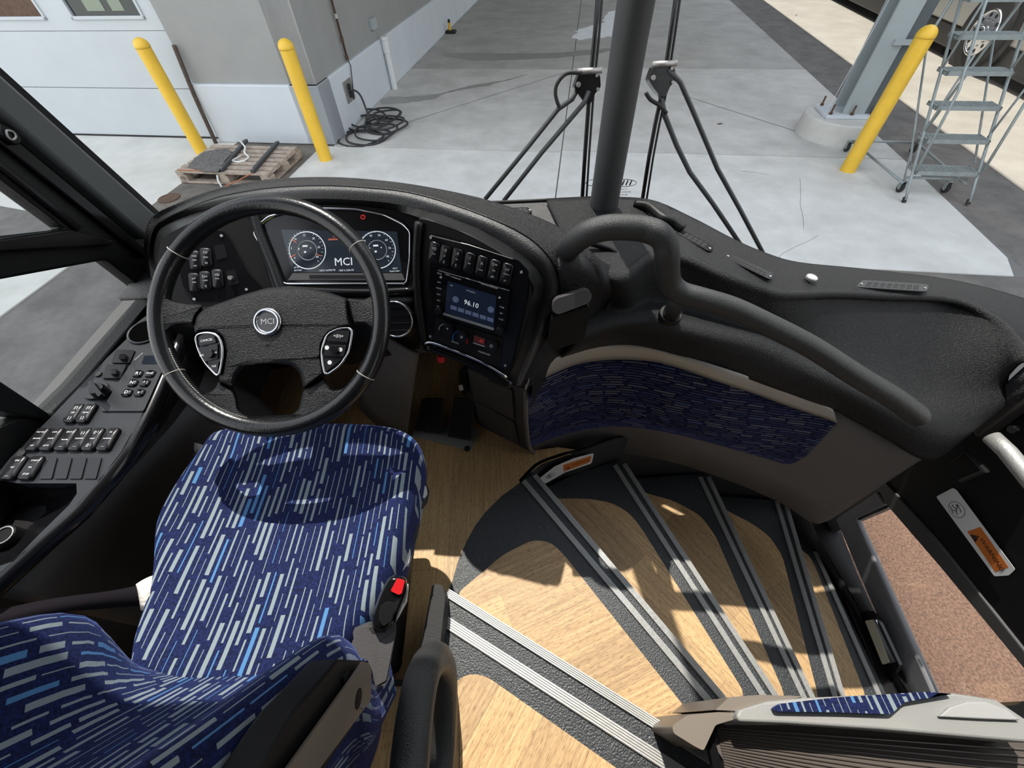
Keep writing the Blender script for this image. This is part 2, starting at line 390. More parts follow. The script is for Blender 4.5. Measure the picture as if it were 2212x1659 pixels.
def wood_mat(name, c1=(.58, .39, .185), c2=(.36, .22, .095), plank=.11):
    m = D.materials.new(name); m.use_nodes = True; t = m.node_tree; b = t.nodes['Principled BSDF']; N = t.nodes.new; L = t.links.new
    uv = N('ShaderNodeUVMap'); mp = N('ShaderNodeMapping'); mp.inputs['Scale'].default_value = (6, 130, 1); L(uv.outputs[0], mp.inputs[0])
    n = N('ShaderNodeTexNoise'); n.inputs['Scale'].default_value = 1; n.inputs['Detail'].default_value = 6; n.inputs['Roughness'].default_value = .7; L(mp.outputs[0], n.inputs['Vector'])
    mp2 = N('ShaderNodeMapping'); mp2.inputs['Scale'].default_value = (60, 420, 1); L(uv.outputs[0], mp2.inputs[0])
    n2 = N('ShaderNodeTexNoise'); n2.inputs['Scale'].default_value = 1; n2.inputs['Detail'].default_value = 2; L(mp2.outputs[0], n2.inputs['Vector'])
    br = N('ShaderNodeTexBrick'); br.inputs['Scale'].default_value = 1; br.inputs['Mortar Size'].default_value = 0.0006; br.inputs['Brick Width'].default_value = .75; br.inputs['Row Height'].default_value = plank
    br.inputs['Color1'].default_value = (.80, .80, .80, 1); br.inputs['Color2'].default_value = (1.1, 1.08, 1.02, 1); br.inputs['Mortar'].default_value = (.6, .6, .6, 1); L(uv.outputs[0], br.inputs[0])
    r = N('ShaderNodeValToRGB'); L(n.outputs[0], r.inputs[0]); r.color_ramp.elements[0].position = .30; r.color_ramp.elements[1].position = .62
    r.color_ramp.elements[0].color = (*c2, 1); r.color_ramp.elements[1].color = (*c1, 1)
    mx = N('ShaderNodeMix'); mx.data_type = 'RGBA'; mx.blend_type = 'MULTIPLY'; mx.inputs[0].default_value = 1; L(r.outputs[0], mx.inputs[6]); L(br.outputs[0], mx.inputs[7])
    r2 = N('ShaderNodeValToRGB'); L(n2.outputs[0], r2.inputs[0]); r2.color_ramp.elements[0].position = .34; r2.color_ramp.elements[1].position = .46
    r2.color_ramp.elements[0].color = (.62, .58, .55, 1); r2.color_ramp.elements[1].color = (1, 1, 1, 1)
    m3 = N('ShaderNodeMix'); m3.data_type = 'RGBA'; m3.blend_type = 'MULTIPLY'; m3.inputs[0].default_value = 1; L(mx.outputs[2], m3.inputs[6]); L(r2.outputs[0], m3.inputs[7])
    L(m3.outputs[2], b.inputs['Base Color']); b.inputs['Roughness'].default_value = .5
    bp = N('ShaderNodeBump'); bp.inputs['Strength'].default_value = .25; bp.inputs['Distance'].default_value = .001; L(n.outputs[0], bp.inputs['Height']); L(bp.outputs[0], b.inputs['Normal'])
    return m
M['capgrey'] = mat('cap_grey_plastic', (.28, .28, .27), .45, bump=.2, bscale=400)
M['lip'] = mat('lip_plastic', (.012, .012, .013), .42, bump=.5, bscale=450, spec=.8)
M['sill'] = mat('sill_grey', (.19, .19, .205), .5)
M['brushed'] = mat('brushed_steel', (.38, .38, .37), .5, metal=.5, bump=.3, bscale=200)
M['badge'] = mat('badge_chrome', (.50, .52, .55), .2, metal=1)
M['badgeface'] = mat('badge_face', (.05, .05, .055), .3)
M['wellshade'] = mat('recess_shade', (.002, .002, .002), 1, spec=0)  # flat black for the shade inside an unmodelled hollow
M['wood'] = wood_mat('oak_vinyl')
M['wood2'] = wood_mat('oak_vinyl_pale', c1=(.62, .42, .215), c2=(.34, .205, .10))

# ================================================================== OUTDOORS: ground and building
def gp(name, pts, m, z=0.0, kind='structure', parent=None, **k):
    b = MB(); P = [BW(x, y, z) for x, y in pts]; b.prism([p - np.array([0, 0, .05]) for p in P], P)
    o = b.go(name, m, parent, **k)
    if parent is None: o['kind'] = kind
    return o
gp('ground', [(-40, -20), (40, -20), (40, 60), (-40, 60)], M['asphalt'], -.012)
# main slab cast in separate bays
slab = root('concrete_slab', 'pale concrete slab cast in bays in front of the coach', 'pavement'); slab['kind'] = 'structure'
for x0, x1, ys in [(-3.6, -.17, (3.6, 5.98, 9.83, 14, 20, 30)), (-.17, 4.1, (3.6, 6.04, 9.95, 14, 20, 30))]:
    for a, bb in zip(ys[:-1], ys[1:]):
        g = .008
        if x0 < -3 and a > 5.9: xx0 = -3.42
        else: xx0 = x0
        if x1 > 4:
            pts = [(xx0 + g, a + g), (x1 - g, a + g), (x1 - g, bb - g), (xx0 + g, bb - g)]
            if a == 3.6: pts = [(xx0 + g, a + g), (3.95, a + g), (4.06, a + .3), (x1 - g, bb - g), (xx0 + g, bb - g)]
        else: pts = [(xx0 + g, a + g), (x1 - g, a + g), (x1 - g, bb - g), (xx0 + g, bb - g)]
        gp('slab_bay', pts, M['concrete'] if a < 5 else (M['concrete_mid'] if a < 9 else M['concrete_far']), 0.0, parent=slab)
gp('joint_bed', [(-3.6, 3.6), (4.1, 3.6), (4.1, 30), (-3.6, 30)], M['joint'], -.009, parent=slab)
b = MB()
for p, q in [((-2.6, 6.95), (-.2, 9.75)), ((1.7, 8.4), (3.2, 6.75))]:
    p, q = np.array(p), np.array(q); d = _norm(q - p); nn = np.array([-d[1], d[0]]) * .009
    b.add([BW(*(p - nn), .001), BW(*(q - nn), .001), BW(*(q + nn), .001), BW(*(p + nn), .001)], [(0, 1, 2, 3)])
b.go('saw_cut', M['joint'], slab, kind='stuff')
b = MB()
for l_ in ([(1728, 386), (1730, 420), (1728, 440), (1735, 470), (1736, 495)], [(1768, 508), (1748, 520), (1720, 532), (1690, 548), (1668, 570), (1655, 590)], [(1600, 370), (1630, 372), (1660, 378)]): b.tube([Pz(x, y, .001) for x, y in l_], .0016, 4)
b.go('hairline_crack', M['joint'], slab, kind='stuff')
gp('apron_left', [(-30, -20), (-4.93, -20), (-4.93, 6.2), (-30, 6.2)], M['apron'], 0.0)
gp('drain_strip', [(-4.93, 4.0), (-3.6, 4.6), (-3.6, 6.05), (-4.93, 6.05)], M['dirt'], -.006)
gp('sunlit_roadway', [(5.0, -20), (6.9, -20), (6.9, 60), (5.0, 60)], M['sunlitroad'], -.004)
gp('brown_walkway', [(1.6, -20), (4.6, -20), (4.6, 2.3), (1.6, 2.3)], M['walkred'], -.002)
gp('brown_soil', [(-30, 3.9), (-7.4, 3.9), (-7.4, 4.6), (-30, 4.6)], M['rust'], .004)
gp('asphalt_patch', [(-6.4, 2.6), (-5.0, 3.4), (-5.3, 3.72), (-6.9, 4.0)], M['asphalt'], .004)  # patch of plain asphalt outside the driver's window
disc_pl = PL((0, 0, 0), (0, 0, 1))
o = disc('manhole_cover', disc_pl, 364, 427, .12, -.01, .006, M['rust']); tag(o, 'small round rusty cover set in the dirty asphalt', 'cover')
# ragged wet runs and bright puddle on the slab
def blob(name, pts, m, z, label, cat, wob=.03, world=False):
    P = cr([BW(x, y, z) for x, y in pts], 8, True)
    P = [p + np.array([random.uniform(-wob, wob), random.uniform(-wob, wob), 0]) for p in P]
    b = MB(); b.prism([p - np.array([0, 0, .002]) for p in P], P); o = b.go(name, m); tag(o, label, cat); return o
blob('water_trail', [(-3.3, 7.75), (-2.6, 7.95), (-2.2, 8.45), (-1.7, 8.75), (-1.2, 9.25), (-1.0, 9.5), (-1.35, 9.15), (-2.0, 8.75), (-2.4, 8.35), (-2.9, 8.15), (-3.3, 8.1)], M['wet'], .003, 'thin wet trail running from the building wall across the slab', 'water trail')
blob('water_trail', [(-3.0, 10.9), (-2.2, 10.45), (-1.2, 10.5), (0.2, 10.9), (.6, 11.4), (-.8, 11.0), (-2.2, 11.0)], M['wet'], .003, 'long dark wet smear farther away on the slab', 'water trail')
blob('puddle', [(-.2, 12.2), (.5, 12.4), (1.2, 12.6), (1.5, 13.6), (1.1, 15.5), (.6, 15.2), (.4, 13.9), (-.1, 13.2)], M['puddle_glare'], .004, 'puddle behind the left wiper with the sky reflection painted in as near-white', 'puddle', .07)
# leaf litter scraps
for px, py in [(1555, 268), (1720, 33), (1478, 470)]:
    c = Pz(px, py, .004); a = random.random() * 3
    q = [c + np.array([math.cos(a + t) * r, math.sin(a + t) * r, .004 * k]) for k, (t, r) in enumerate([(0, .05), (1.2, .018), (3.1, .05), (4.4, .012)])]
    lf = mesh('dead_leaf', q, [(0, 1, 2, 3)], M['rust'], solid=.002)
    tag(lf, {1555: 'curled dead leaf on the slab right of the right wiper', 1720: 'dark leaf litter scrap on the asphalt beside the column', 1478: 'tiny dry leaf just ahead of the right dash vent'}[px], 'leaf')

# garage door with sections
gd = root('door_1', None, None, BW(-7.0, 6.15, 0), YAW); gd['kind'] = 'structure'
BR = np.array([[ca, -sa, 0], [sa, ca, 0], [0, 0, 1]])
def bbox_(b, x0, x1, y0, y1, z0, z1): b.box(BW((x0 + x1) / 2, (y0 + y1) / 2, (z0 + z1) / 2), (x1 - x0, y1 - y0, z1 - z0), BR)
XR = -5.20
for k, (z0, z1) in enumerate([(.01, .625), (.63, 1.25)]):
    b = MB(); bbox_(b, -10.5, XR, 6.15, 6.20, z0, z1 - .004); b.go('door_panel', M['doorp'], gd, bevel=.004)
# windowed section 1.26 - 1.9
b = MB(); bbox_(b, -10.5, XR, 6.15, 6.20, 1.255, 1.36)
xs = [-10.5, -9.3, -8.2, -6.86, -6.46, -5.45, XR]
bbox_(b, -10.5, -8.2, 6.15, 6.20, 1.36, 1.9); bbox_(b, -6.84, -6.47, 6.15, 6.20, 1.36, 1.9); bbox_(b, -5.44, XR, 6.15, 6.20, 1.36, 1.9); bbox_(b, -10.5, XR, 6.15, 6.20, 1.9, 4.5)
b.go('door_panel', M['doorp'], gd)
for x0, x1 in ((-8.2, -6.84), (-6.47, -5.44)):
    fr = MB(); t = .035
    bbox_(fr, x0, x1, 6.13, 6.19, 1.36, 1.36 + t); bbox_(fr, x0, x0 + t, 6.13, 6.19, 1.36, 1.9); bbox_(fr, x1 - t, x1, 6.13, 6.19, 1.36, 1.9); bbox_(fr, x0, x1, 6.13, 6.19, 1.9 - t, 1.9)
    fo = fr.go('window_frame', M['doorp'], gd, bevel=.006)
    g = MB(); bbox_(g, x0 + t, x1 - t, 6.165, 6.175, 1.36 + t, 1.9 - t); g.go('window_pane', M['rust'] if x0 < -7 else M['glasswin'], fo)
    if x0 > -7:
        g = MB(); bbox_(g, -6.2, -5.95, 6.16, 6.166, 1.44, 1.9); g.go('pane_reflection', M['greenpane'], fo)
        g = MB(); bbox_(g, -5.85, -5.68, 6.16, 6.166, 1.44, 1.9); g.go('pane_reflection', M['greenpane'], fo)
b = MB(); bbox_(b, -10.5, XR, 6.14, 6.19, 0, .022); b.go('bottom_seal', M['rubber'], gd)
# walls
def wallbox(name, x0, x1, y0, y1, z0, z1, m, **k):
    b = MB(); bbox_(b, x0, x1, y0, y1, z0, z1); o = b.go(name, m, **k); o['kind'] = 'structure'; return o
wallbox('wall_front', XR, -3.42, 6.08, 6.4, .70, 4.6, M['wallgrey'])
wallbox('wall_left', -3.8, -3.44, 6.08, 30, .70, 4.6, M['wallgrey'])
wallbox('baseboard_front', XR, -3.39, 6.02, 6.4, 0, .71, M['wallwhite'], bevel=.012)
wallbox('baseboard_left', -3.8, -3.39, 6.02, 14.13, 0, .71, M['wallwhite'], bevel=.012)
wallbox('baseboard_far', -3.8, -3.39, 14.16, 30, 0, .71, M['wallwhite'], bevel=.012)
wallbox('wall_shade_front', -14, -3.44, 6.3, 8, 4.0, 12.5, M['wallgrey'])  # unseen upper wall, made tall so its shadow covers the apron
wallbox('wall_shade_left', -4.2, -3.44, 6.08, 30, 4.6, 12.5, M['wallgrey'])  # unseen height added to shade the ground left of the coach
wallbox('ceiling', -3.44, 4.05, 4.7, 30, 5.5, 5.75, M['canopy'])
wallbox('wall_back', -12, 12, 30, 30.4, 0, 6.5, M['wallgrey'])
# bollards
def bollard(x, y, h, label):
    t = root('bollard', label, 'bollard', BW(x, y, 0), YAW, 'yellow bollards guarding the bay'); r = .083
    b = MB(); c = BW(x, y, 0); Z = np.array([0, 0, 1.0])
    b.tube([c - Z * .02, c + Z * (h - r - .005)], r, 28); b.go('post', M['yellow'], t, smooth=False, bevel=.002)
    b = MB(); pts = []; rs = []
    for k in range(9):
        a = k / 8 * math.pi / 2; pts.append(c + Z * (h - r + r * .95 * math.sin(a))); rs.append(max(.002, (r + .003) * math.cos(a)))
    b.tube([c + Z * (h - r - .02)] + pts, [r + .003] + rs, 28); b.go('domed_cap', M['yellow'], t, smooth=True)
bollard(-5.25, 5.66, 1.28, 'yellow bollard by the garage door, leftmost of three, behind the pallet')
bollard(-3.34, 5.55, 1.29, 'yellow bollard at the building corner, right of the pallet')
bollard(3.31, 5.67, 1.36, 'yellow bollard beside the rolling ladder, right of the windshield post')
# leaning rusty post
b = MB(); b.tube([BW(-5.24, 5.98, 0), BW(-5.2, 6.0, .6), BW(-5.14, 6.03, 1.13)], .028, 8); tag(b.go('wooden_stake', M['darkwood'], bevel=.003), 'dark weathered stake leaning on the wall behind the left bollard', 'stake')
# pallet
pt = root('pallet', 'weathered wooden pallet carrying two dark steel bars by the building', 'pallet', BW(-4.3, 5.2, 0), YAW)
PX0, PX1, PY0, PY1 = -4.93, -3.70, 4.74, 5.58
for k in range(7):
    y0 = PY0 + k * (PY1 - PY0 - .10) / 6 * 1.0; b = MB(); x1 = PX1 + random.uniform(-.01, .01)
    bbox_(b, PX0 + random.uniform(-.01, .01), x1, y0, y0 + .085, .122, .144); b.go('top_board', M['pallet'], pt, bevel=.003)
for x0 in (PX0, (PX0 + PX1) / 2 - .05, PX1 - .10):
    b = MB(); bbox_(b, x0, x0 + .10, PY0, PY1, .10, .122); b.go('cross_board', M['pallet'], pt, bevel=.002)
    b = MB(); bbox_(b, x0, x0 + .10, PY0, PY1, 0, .022); b.go('bottom_board', M['pallet'], pt, bevel=.002)
    for y0 in (PY0, (PY0 + PY1) / 2 - .05, PY1 - .12):
        b = MB(); bbox_(b, x0, x0 + .12 if x0 > -4 else x0 + .12, y0, y0 + .12, .022, .10); bl = b.go('block', M['pallet'], pt, bevel=.003)
for x0 in (PX0 + .02,):
    b = MB(); bbox_(b, PX0, PX1, PY0, PY0 + .09, .0, .022); b.go('bottom_board', M['pallet'], pt, bevel=.002)
blkpl = PL(BW(PX0 + .06, PY0 - .001, .06), BR @ np.array([0, -1, 0]), BR @ np.array([1, 0, 0]))
for dx in (0, PX1 - PX0 - .10):
    b = MB(); cc = BW(PX0 + .06 + dx, PY0 - .003, .06); b.tube([cc + BR @ np.array([.032 * math.cos(a), 0, .022 * math.sin(a)]) for a in np.linspace(0, 2 * math.pi, 17)[:-1]], .0022, 5, True)
    st = b.go('stamp_ring', M['darkwood'], pt); text('EUR', blkpl, 0, 0, .026, M['darkwood'], st, p=BW(PX0 + .06 + dx, PY0 - .004, .06), name='stamp')
# the two bars
for nm, a, c, lab in [('steel_bar', (478, 368), (532, 303), 'dark angled steel bar on the pallet, left one with white strap'), ('steel_bar', (545, 371), (600, 307), 'dark steel bar across the right half of the pallet')]:
    A, C_ = Pz(*a, .165), Pz(*c, .165); d = _norm(C_ - A); s_ = np.cross(d, [0, 0, 1])
    b = MB(); b.box((A + C_) / 2, (np.linalg.norm(C_ - A), .045, .035), np.array([d, -s_, [0, 0, 1]]).T)
    o = b.go(nm, M['darksteel'], bevel=.004); tag(o, lab, 'bar', 'bars on the pallet')
    for q, e in ((A, 1), (C_, -1)):
        b = MB(); p = q + d * .03 * e; b.cyl(p + np.array([0, 0, .015]), p + np.array([0, 0, .021]), .009, 10); iv_o = b.go('bolt_head', M['alu'], o)
P = [(405, 360), (420, 342), (440, 328), (468, 322), (492, 320), (500, 332), (487, 345), (478, 362), (470, 372), (440, 370)]
b = MB(); top = [Pz(x, y, .152 + random.random() * .03) for x, y in P]; b.prism([Pz(x, y, .146) for x, y in P], top); tag(b.go('roofing_scrap', M['tarp']), 'torn dark grey roofing scrap on the left end of the pallet', 'scrap')
b = MB(); b.tube([Pz(x, y, z) for x, y, z in [(520, 306, .19), (530, 318, .175), (528, 330, .165), (538, 340, .155), (528, 347, .152), (515, 350, .152), (500, 348, .152), (520, 337, .156)]], .012, 6)
tag(b.go('white_strap', M['strap'], smooth=True), 'loose white packing strap curled on the pallet boards', 'strap')
b = MB(); b.tube([Pz(469, 378, .12), Pz(471, 390, .06), Pz(479, 404, .004)], .012, 6); tag(b.go('white_strap', M['strap'], smooth=True), 'short white strap end hanging off the front of the pallet', 'strap')
b = MB(); b.tube([Pz(482, 404, .006), Pz(510, 392, .05), Pz(545, 374, .15)], .006, 6); tag(b.go('orange_strap', M['orangestrap'], smooth=True), 'thin rusty orange strap running from ground to right bar', 'strap')
b = MB(); b.tube([Pz(384, 367, .15), Pz(420, 368, .152), Pz(450, 369, .152)], .006, 6); tag(b.go('orange_strap', M['orangestrap'], smooth=True), 'rusty orange strap along the front left edge of the pallet', 'strap')
# cable coil
cc = root('cable_coil', 'loose heap of thick black cable coiled at the wall foot', 'cable', Pz(810, 285, 0))
C0 = Pz(812, 275, 0); rnd = random.Random(3)
for k in range(9):
    ox, oy = rnd.uniform(-.16, .16), rnd.uniform(-.35, .35); ra, rb = rnd.uniform(.20, .34), rnd.uniform(.22, .42)
    if k < 2: ox, oy = -.15 + k * .1, -.42; ra, rb = .32, .3
    ph = rnd.uniform(0, 3); z0 = .014 + k * .009
    pts = [C0 + np.array([ox + ra * math.cos(a) * (1 + .08 * math.sin(3 * a + ph)), oy + rb * math.sin(a) * (1 + .07 * math.cos(2 * a + ph)), z0 + .012 * math.sin(2 * a + ph)]) for a in np.linspace(0, 2 * math.pi, 41)[:-1]]
    b = MB(); b.tube(pts, .0135, 8, True); b.go('cable_loop', M['hose'], cc, smooth=True)
b = MB(); b.tube(cr([BW(-3.37, 6.84, .43), BW(-3.28, 6.84, .44), BW(-3.2, 6.82, .38), BW(-3.16, 6.8, .22), BW(-3.12, 6.75, .08)], 6), .014, 8); b.go('plug_lead', M['hose'], cc, smooth=True)
# outlet
ol = root('power_outlet', 'steel outlet plate with black plug in the white wall base', 'outlet', BW(-3.39, 6.87, .43), YAW)
b = MB(); bbox_(b, -3.39, -3.375, 6.73, 7.01, .30, .56); b.go('cover_plate', M['steelplate'], ol, bevel=.004)
for zz in (.38, .48):
    b = MB(); b.cyl(BW(-3.378, 6.87, zz), BW(-3.35, 6.87, zz), .038, 16); b.go('socket', M['rubber'], ol, bevel=.003)
# conduit
cd = root('conduit', 'thin rusty conduit running down the grey wall to the outlet', 'conduit', BW(-3.4, 7.13, .8), YAW)
b = MB(); b.tube([BW(-3.40, 7.13, 3.4), BW(-3.40, 7.13, .74)], .016, 8); b.go('rusty_pipe', M['rust'], cd, smooth=True)
b = MB(); b.tube([BW(-3.40, 7.13, .74), BW(-3.37, 7.12, .68), BW(-3.37, 6.93, .3)], .007, 6); b.go('thin_cable', M['darksteel'], cd, smooth=True)
for z in (.74, .95, 1.2):
    b = MB(); b.cyl(BW(-3.40, 7.13, z), BW(-3.40, 7.13, z + .05), .024, 10); b.go('coupling', M['alu'] if z > 1 else M['rust'], cd)
# pvc downpipe
dp = root('downpipe', 'white plastic downpipe against the wall base beside the cable coil', 'pipe', BW(-3.32, 8.6, 0), YAW)
b = MB(); b.tube([BW(-3.32, 8.55, 0), BW(-3.33, 8.55, .72)], .05, 18); b.go('pipe', M['pvcpipe'], dp, smooth=False, bevel=.002)
b = MB(); b.tube([BW(-3.33, 8.55, .52), BW(-3.33, 8.55, .70)], .06, 18); b.tube([BW(-3.33, 8.55, .70), BW(-3.33, 8.55, .745)], .066, 18); b.go('collar', M['pvcpipe'], dp, bevel=.004)
b = MB(); bbox_(b, -3.44, -3.38, 8.33, 8.52, .86, 1.0); tag(b.go('junction_box', M['colgrey'], bevel=.006), 'small grey junction box on the grey wall above the downpipe', 'box')
# small can / spray marker by wall
tr = root('marker_can', 'small yellow and black can standing at the far wall foot', 'can', BW(-3.28, 12.86, 0), YAW)
b = MB(); b.tube([BW(-3.28, 12.86, .05), BW(-3.28, 12.86, .2)], .035, 12); b.go('body', M['yellow'], tr, bevel=.002)
b = MB(); b.tube([BW(-3.28, 12.86, .2), BW(-3.28, 12.86, .26)], .03, 12); b.go('cap', M['rubber'], tr)
b = MB(); b.box(BW(-3.25, 12.86, .03), (.24, .2, .06), BR); b.go('foot', M['rubber'], tr, bevel=.02)

# column with pedestal
cl = root('steel_column', 'grey steel canopy column on a round concrete pedestal', 'column', BW(3.7, 7.1, 0), YAW)
b = MB(); cc_ = BW(3.55, 6.85, 0); b.tube([cc_ - np.array([0, 0, .02]), cc_ + np.array([0, 0, .24])], [.50, .47], 28); b.go('pedestal', M['concrete'], cl, bevel=.02)
b = MB(); b.box(BW(3.55, 6.85, .262), (.62, .44, .04), BR); b.go('base_plate', M['wallwhite'], cl, bevel=.004)
b = MB(); bbox_(b, 3.45, 3.72, 6.70, 6.73, .28, 5.5); bbox_(b, 3.45, 3.72, 6.99, 7.02, .28, 5.5); b.go('flange', M['colgrey'], cl, bevel=.004)
b = MB(); bbox_(b, 3.72, 3.86, 6.72, 7.02, .28, 5.5); b.go('web', M['colweb'], cl)
b = MB(); bbox_(b, 3.60, 3.84, 6.66, 6.70, 1.0, 1.05); b.go('stiffener', M['colgrey'], cl)
for dx, dy in ((-.25, -.17), (.25, -.17), (-.25, .17), (0, -.19)):
    b = MB(); p = BW(3.55 + dx, 6.85 + dy, .28); b.cyl(p, p + np.array([0, 0, .11]), .012, 8); b.go('anchor_bolt', M['rust'], cl)
    b = MB(); b.cyl(p, p + np.array([0, 0, .022]), .024, 6); b.go('nut', M['rust'], cl)
b = MB(); b.tube([BW(3.2, 6.62, .25), BW(3.3, 6.66, 1.2), BW(3.42, 6.72, 4.2)], .003, 5); tag(b.go('thin_wire', M['wallwhite']), 'thin pale wire slanting up beside the steel column', 'wire')

# rolling ladder
lad = root('rolling_ladder', 'grey metal rolling stair ladder on casters beside the right bollard', 'ladder', BW(3.9, 5.5, 0), YAW)
LX0, LX1 = 3.62, 4.22
def lp(x, y, z): return BW(x, y, z)
def step_y(k): return 5.12 + .165 * k
def step_z(k): return .27 + .25 * k
for k in range(6):
    y, z = step_y(k), step_z(k)
    b = MB(); bbox_(b, LX0, LX1, y - .09, y - .075, z - .035, z); bbox_(b, LX0, LX1, y + .075, y + .09, z - .035, z); bbox_(b, LX0, LX0 + .015, y - .09, y + .09, z - .035, z); bbox_(b, LX1 - .015, LX1, y - .09, y + .09, z - .035, z)
    st = b.go('step', M['galv'], lad)
    b = MB()
    for j in range(8): bbox_(b, LX0, LX1, y - .07 + j * .02, y - .063 + j * .02, z - .012, z - .002)
    for j in range(12): bbox_(b, LX0 + .05 * j, LX0 + .05 * j + .006, y - .08, y + .08, z - .012, z - .002)
    b.go('grating', M['galv'], st, kind='stuff')
def ltube(name, pts, r=.014, sm=True, m='galv'):
    b = MB(); b.tube([lp(*p) for p in pts], r, 8); return b.go(name, M[m], lad, smooth=True)
for x in (LX0 - .015, LX1 + .015):
    ltube('stringer', [(x, 4.90, .03), (x, 5.03, .2), (x, step_y(5) + .1, step_z(5) + .1)])
    b = MB(); b.tube([lp(x, 4.90, 0.0), lp(x, 4.925, .05)], .021, 8); b.go('rubber_foot', M['rubber'], lad)
    ltube('handrail', [(x, 5.03, .28), (x, 5.2, .95), (x, 5.55, 1.45), (x, 6.1, 2.35), (x, 6.6, 2.4)], .013)
    for k in (1, 3, 5): ltube('baluster', [(x, step_y(k), step_z(k)), (x, step_y(k) + .02, step_z(k) + .68)], .010)
    ltube('rear_leg', [(x, 6.22, .10), (x, 6.15, .9), (x, 6.05, 1.8)])
    ltube('base_rail', [(x, 5.1, .12), (x - .1 if x < 4 else x + .02, 6.25, .12)])
    ltube('brace', [(x, 5.2, .3), (x, 6.15, 1.2)], .010)
ltube('cross_tube', [(LX0 - .12, 6.25, .12), (LX1 + .04, 6.25, .12)]); ltube('cross_tube', [(LX0, 5.12, .17), (LX1, 5.12, .17)])
ltube('cross_tube', [(LX0, 5.12, .12), (LX1, 6.25, .12)], .010)
for x, y in ((LX0 + .03, 5.15), (LX1 - .1, 5.17), (LX0 - .14, 6.24), (LX1 + .04, 6.24)):
    b = MB(); b.cyl(lp(x - .016, y, .052), lp(x + .016, y, .052), .052, 20); cs = b.go('caster_wheel', M['rubber'], lad, bevel=.006)
    b = MB(); b.cyl(lp(x - .018, y, .052), lp(x + .018, y, .052), .026, 16); b.go('caster_hub', M['galv'], cs)
    b = MB(); bbox_(b, x - .024, x - .020, y - .02, y + .03, .04, .12); bbox_(b, x + .020, x + .024, y - .02, y + .03, .04, .12); bbox_(b, x - .024, x + .024, y - .02, y + .03, .115, .122); b.go('caster_fork', M['galv'], cs)

# neighbouring coach on the right
nb = root('parked_coach', 'dark parked coach with silver flank and polished wheels beyond the ladder', 'coach', BW(7.9, 12, 0), YAW)
b = MB(); bbox_(b, 6.75, 9.3, 2.0, 20, .14, .46); b.go('lower_skirt', M['busblack'], nb, bevel=.03)
b = MB(); bbox_(b, 6.72, 9.3, 5.9, 12.6, .46, 1.25); b.go('silver_flank', M['bussilver'], nb, bevel=.03)
b = MB(); bbox_(b, 6.74, 9.3, 2.0, 20, 1.25, 3.4); b.go('upper_body', M['busblack'], nb, bevel=.05)
b = MB(); bbox_(b, 6.73, 9.3, 2.0, 5.9, .46, 1.25); b.go('luggage_door', M['busblack'], nb, bevel=.02)
b = MB(); bbox_(b, 6.735, 9.3, 12.6, 20, .46, 1.25); b.go('rear_skirt', M['busblack'], nb, bevel=.02)
for y in (9.94,):
    c = BW(6.68, y, .51); ax = BR @ np.array([1, 0, 0]); ey = BR @ np.array([0, 1, 0]); ez = np.array([0, 0, 1.0])
    b = MB(); b.cyl(c + ax * .02, c + ax * .3, .66, 40); b.go('wheel_arch', M['busblack'], nb)
    b = MB(); b.cyl(c - ax * .02, c + ax * .28, .52, 40); tw = b.go('tyre', M['tyre'], nb, bevel=.04)
    b = MB(); b.tube([c + .29 * (math.cos(a) * ey + math.sin(a) * ez) - ax * .03 for a in np.linspace(0, 2 * math.pi, 33)[:-1]], .02, 8, True); b.cyl(c - ax * .022, c - ax * .028, .28, 32); b.go('rim', M['chrome'], tw, smooth=False)
    for k in range(10):
        a = k * math.pi / 5; q = c + .17 * (math.cos(a) * ey + math.sin(a) * ez); b = MB(); b.cyl(q - ax * .03, q - ax * .05, .016, 6); b.go('lug_nut', M['chrome'], tw)
        q = c + .235 * (math.cos(a) * ey + math.sin(a) * ez); b = MB(); b.cyl(q - ax * .026, q - ax * .0295, .03, 12); b.go('hand_hole', M['busblack'], tw)
    b = MB(); b.cyl(c - ax * .03, c - ax * .09, .09, 24); b.go('hub_cap', M['chrome'], tw, bevel=.015)
    b = MB(); b.cyl(c - ax * .09, c - ax * .093, .055, 20); b.go('hub_badge', M['busblack'], tw)
#@@INTERIOR
# ================================================================== COACH SHELL
def struct(o): o['kind'] = 'structure'; return o
ZUP = PL((0, 0, 0), (0, 0, 1))
def flat(z): return PL((0, 0, z), (0, 0, 1))
# driver platform floor
fl = struct(root('floor', None, None, (0, 0, 1.0)))
def floor_piece(pts, z, m, name, ang=math.pi / 2, th=.04, parent=fl):
    b = MB(); P = [np.array([x, y, z]) for x, y in pts]; b.prism([p - np.array([0, 0, th]) for p in P], P)
    c, s_ = math.cos(ang), math.sin(ang)
    return b.go(name, m, parent, uvs=[(c * v[0] + s_ * v[1], -s_ * v[0] + c * v[1]) for v in b.v])
arc = [tuple(Pz(x, y, 1.0)[:2]) for x, y in [(950, 1330), (965, 1285), (977, 1255), (990, 1210), (1008, 1169), (1026, 1136), (1048, 1107), (1083, 1072), (1124, 1042), (1150, 1024)]]
floor_piece([(-1.05, -.9), (-.19, -.9), (-.19, .2)] + arc[1:-1] + [tuple(Pz(x, y, 1.0)[:2]) for x, y in [(1146, 1020), (1170, 1001), (1221, 983), (1262, 974), (1205, 966), (1147, 974)]] + [(.03, 1.3), (-1.05, 1.3)], 1.0, M['wood'], 'wood_vinyl', th=.004)
b = MB(); b.box((-.5, -.405, 1.08), (.62, .97, .15)); fo = b.go('raised_floor', M['wood'], fl, uvs=[(v[1], v[0]) for v in b.v]); 
b = MB(); b.box((-.5, .085, 1.08), (.62, .012, .155)); b.go('floor_edge', M['rubber'], fl)

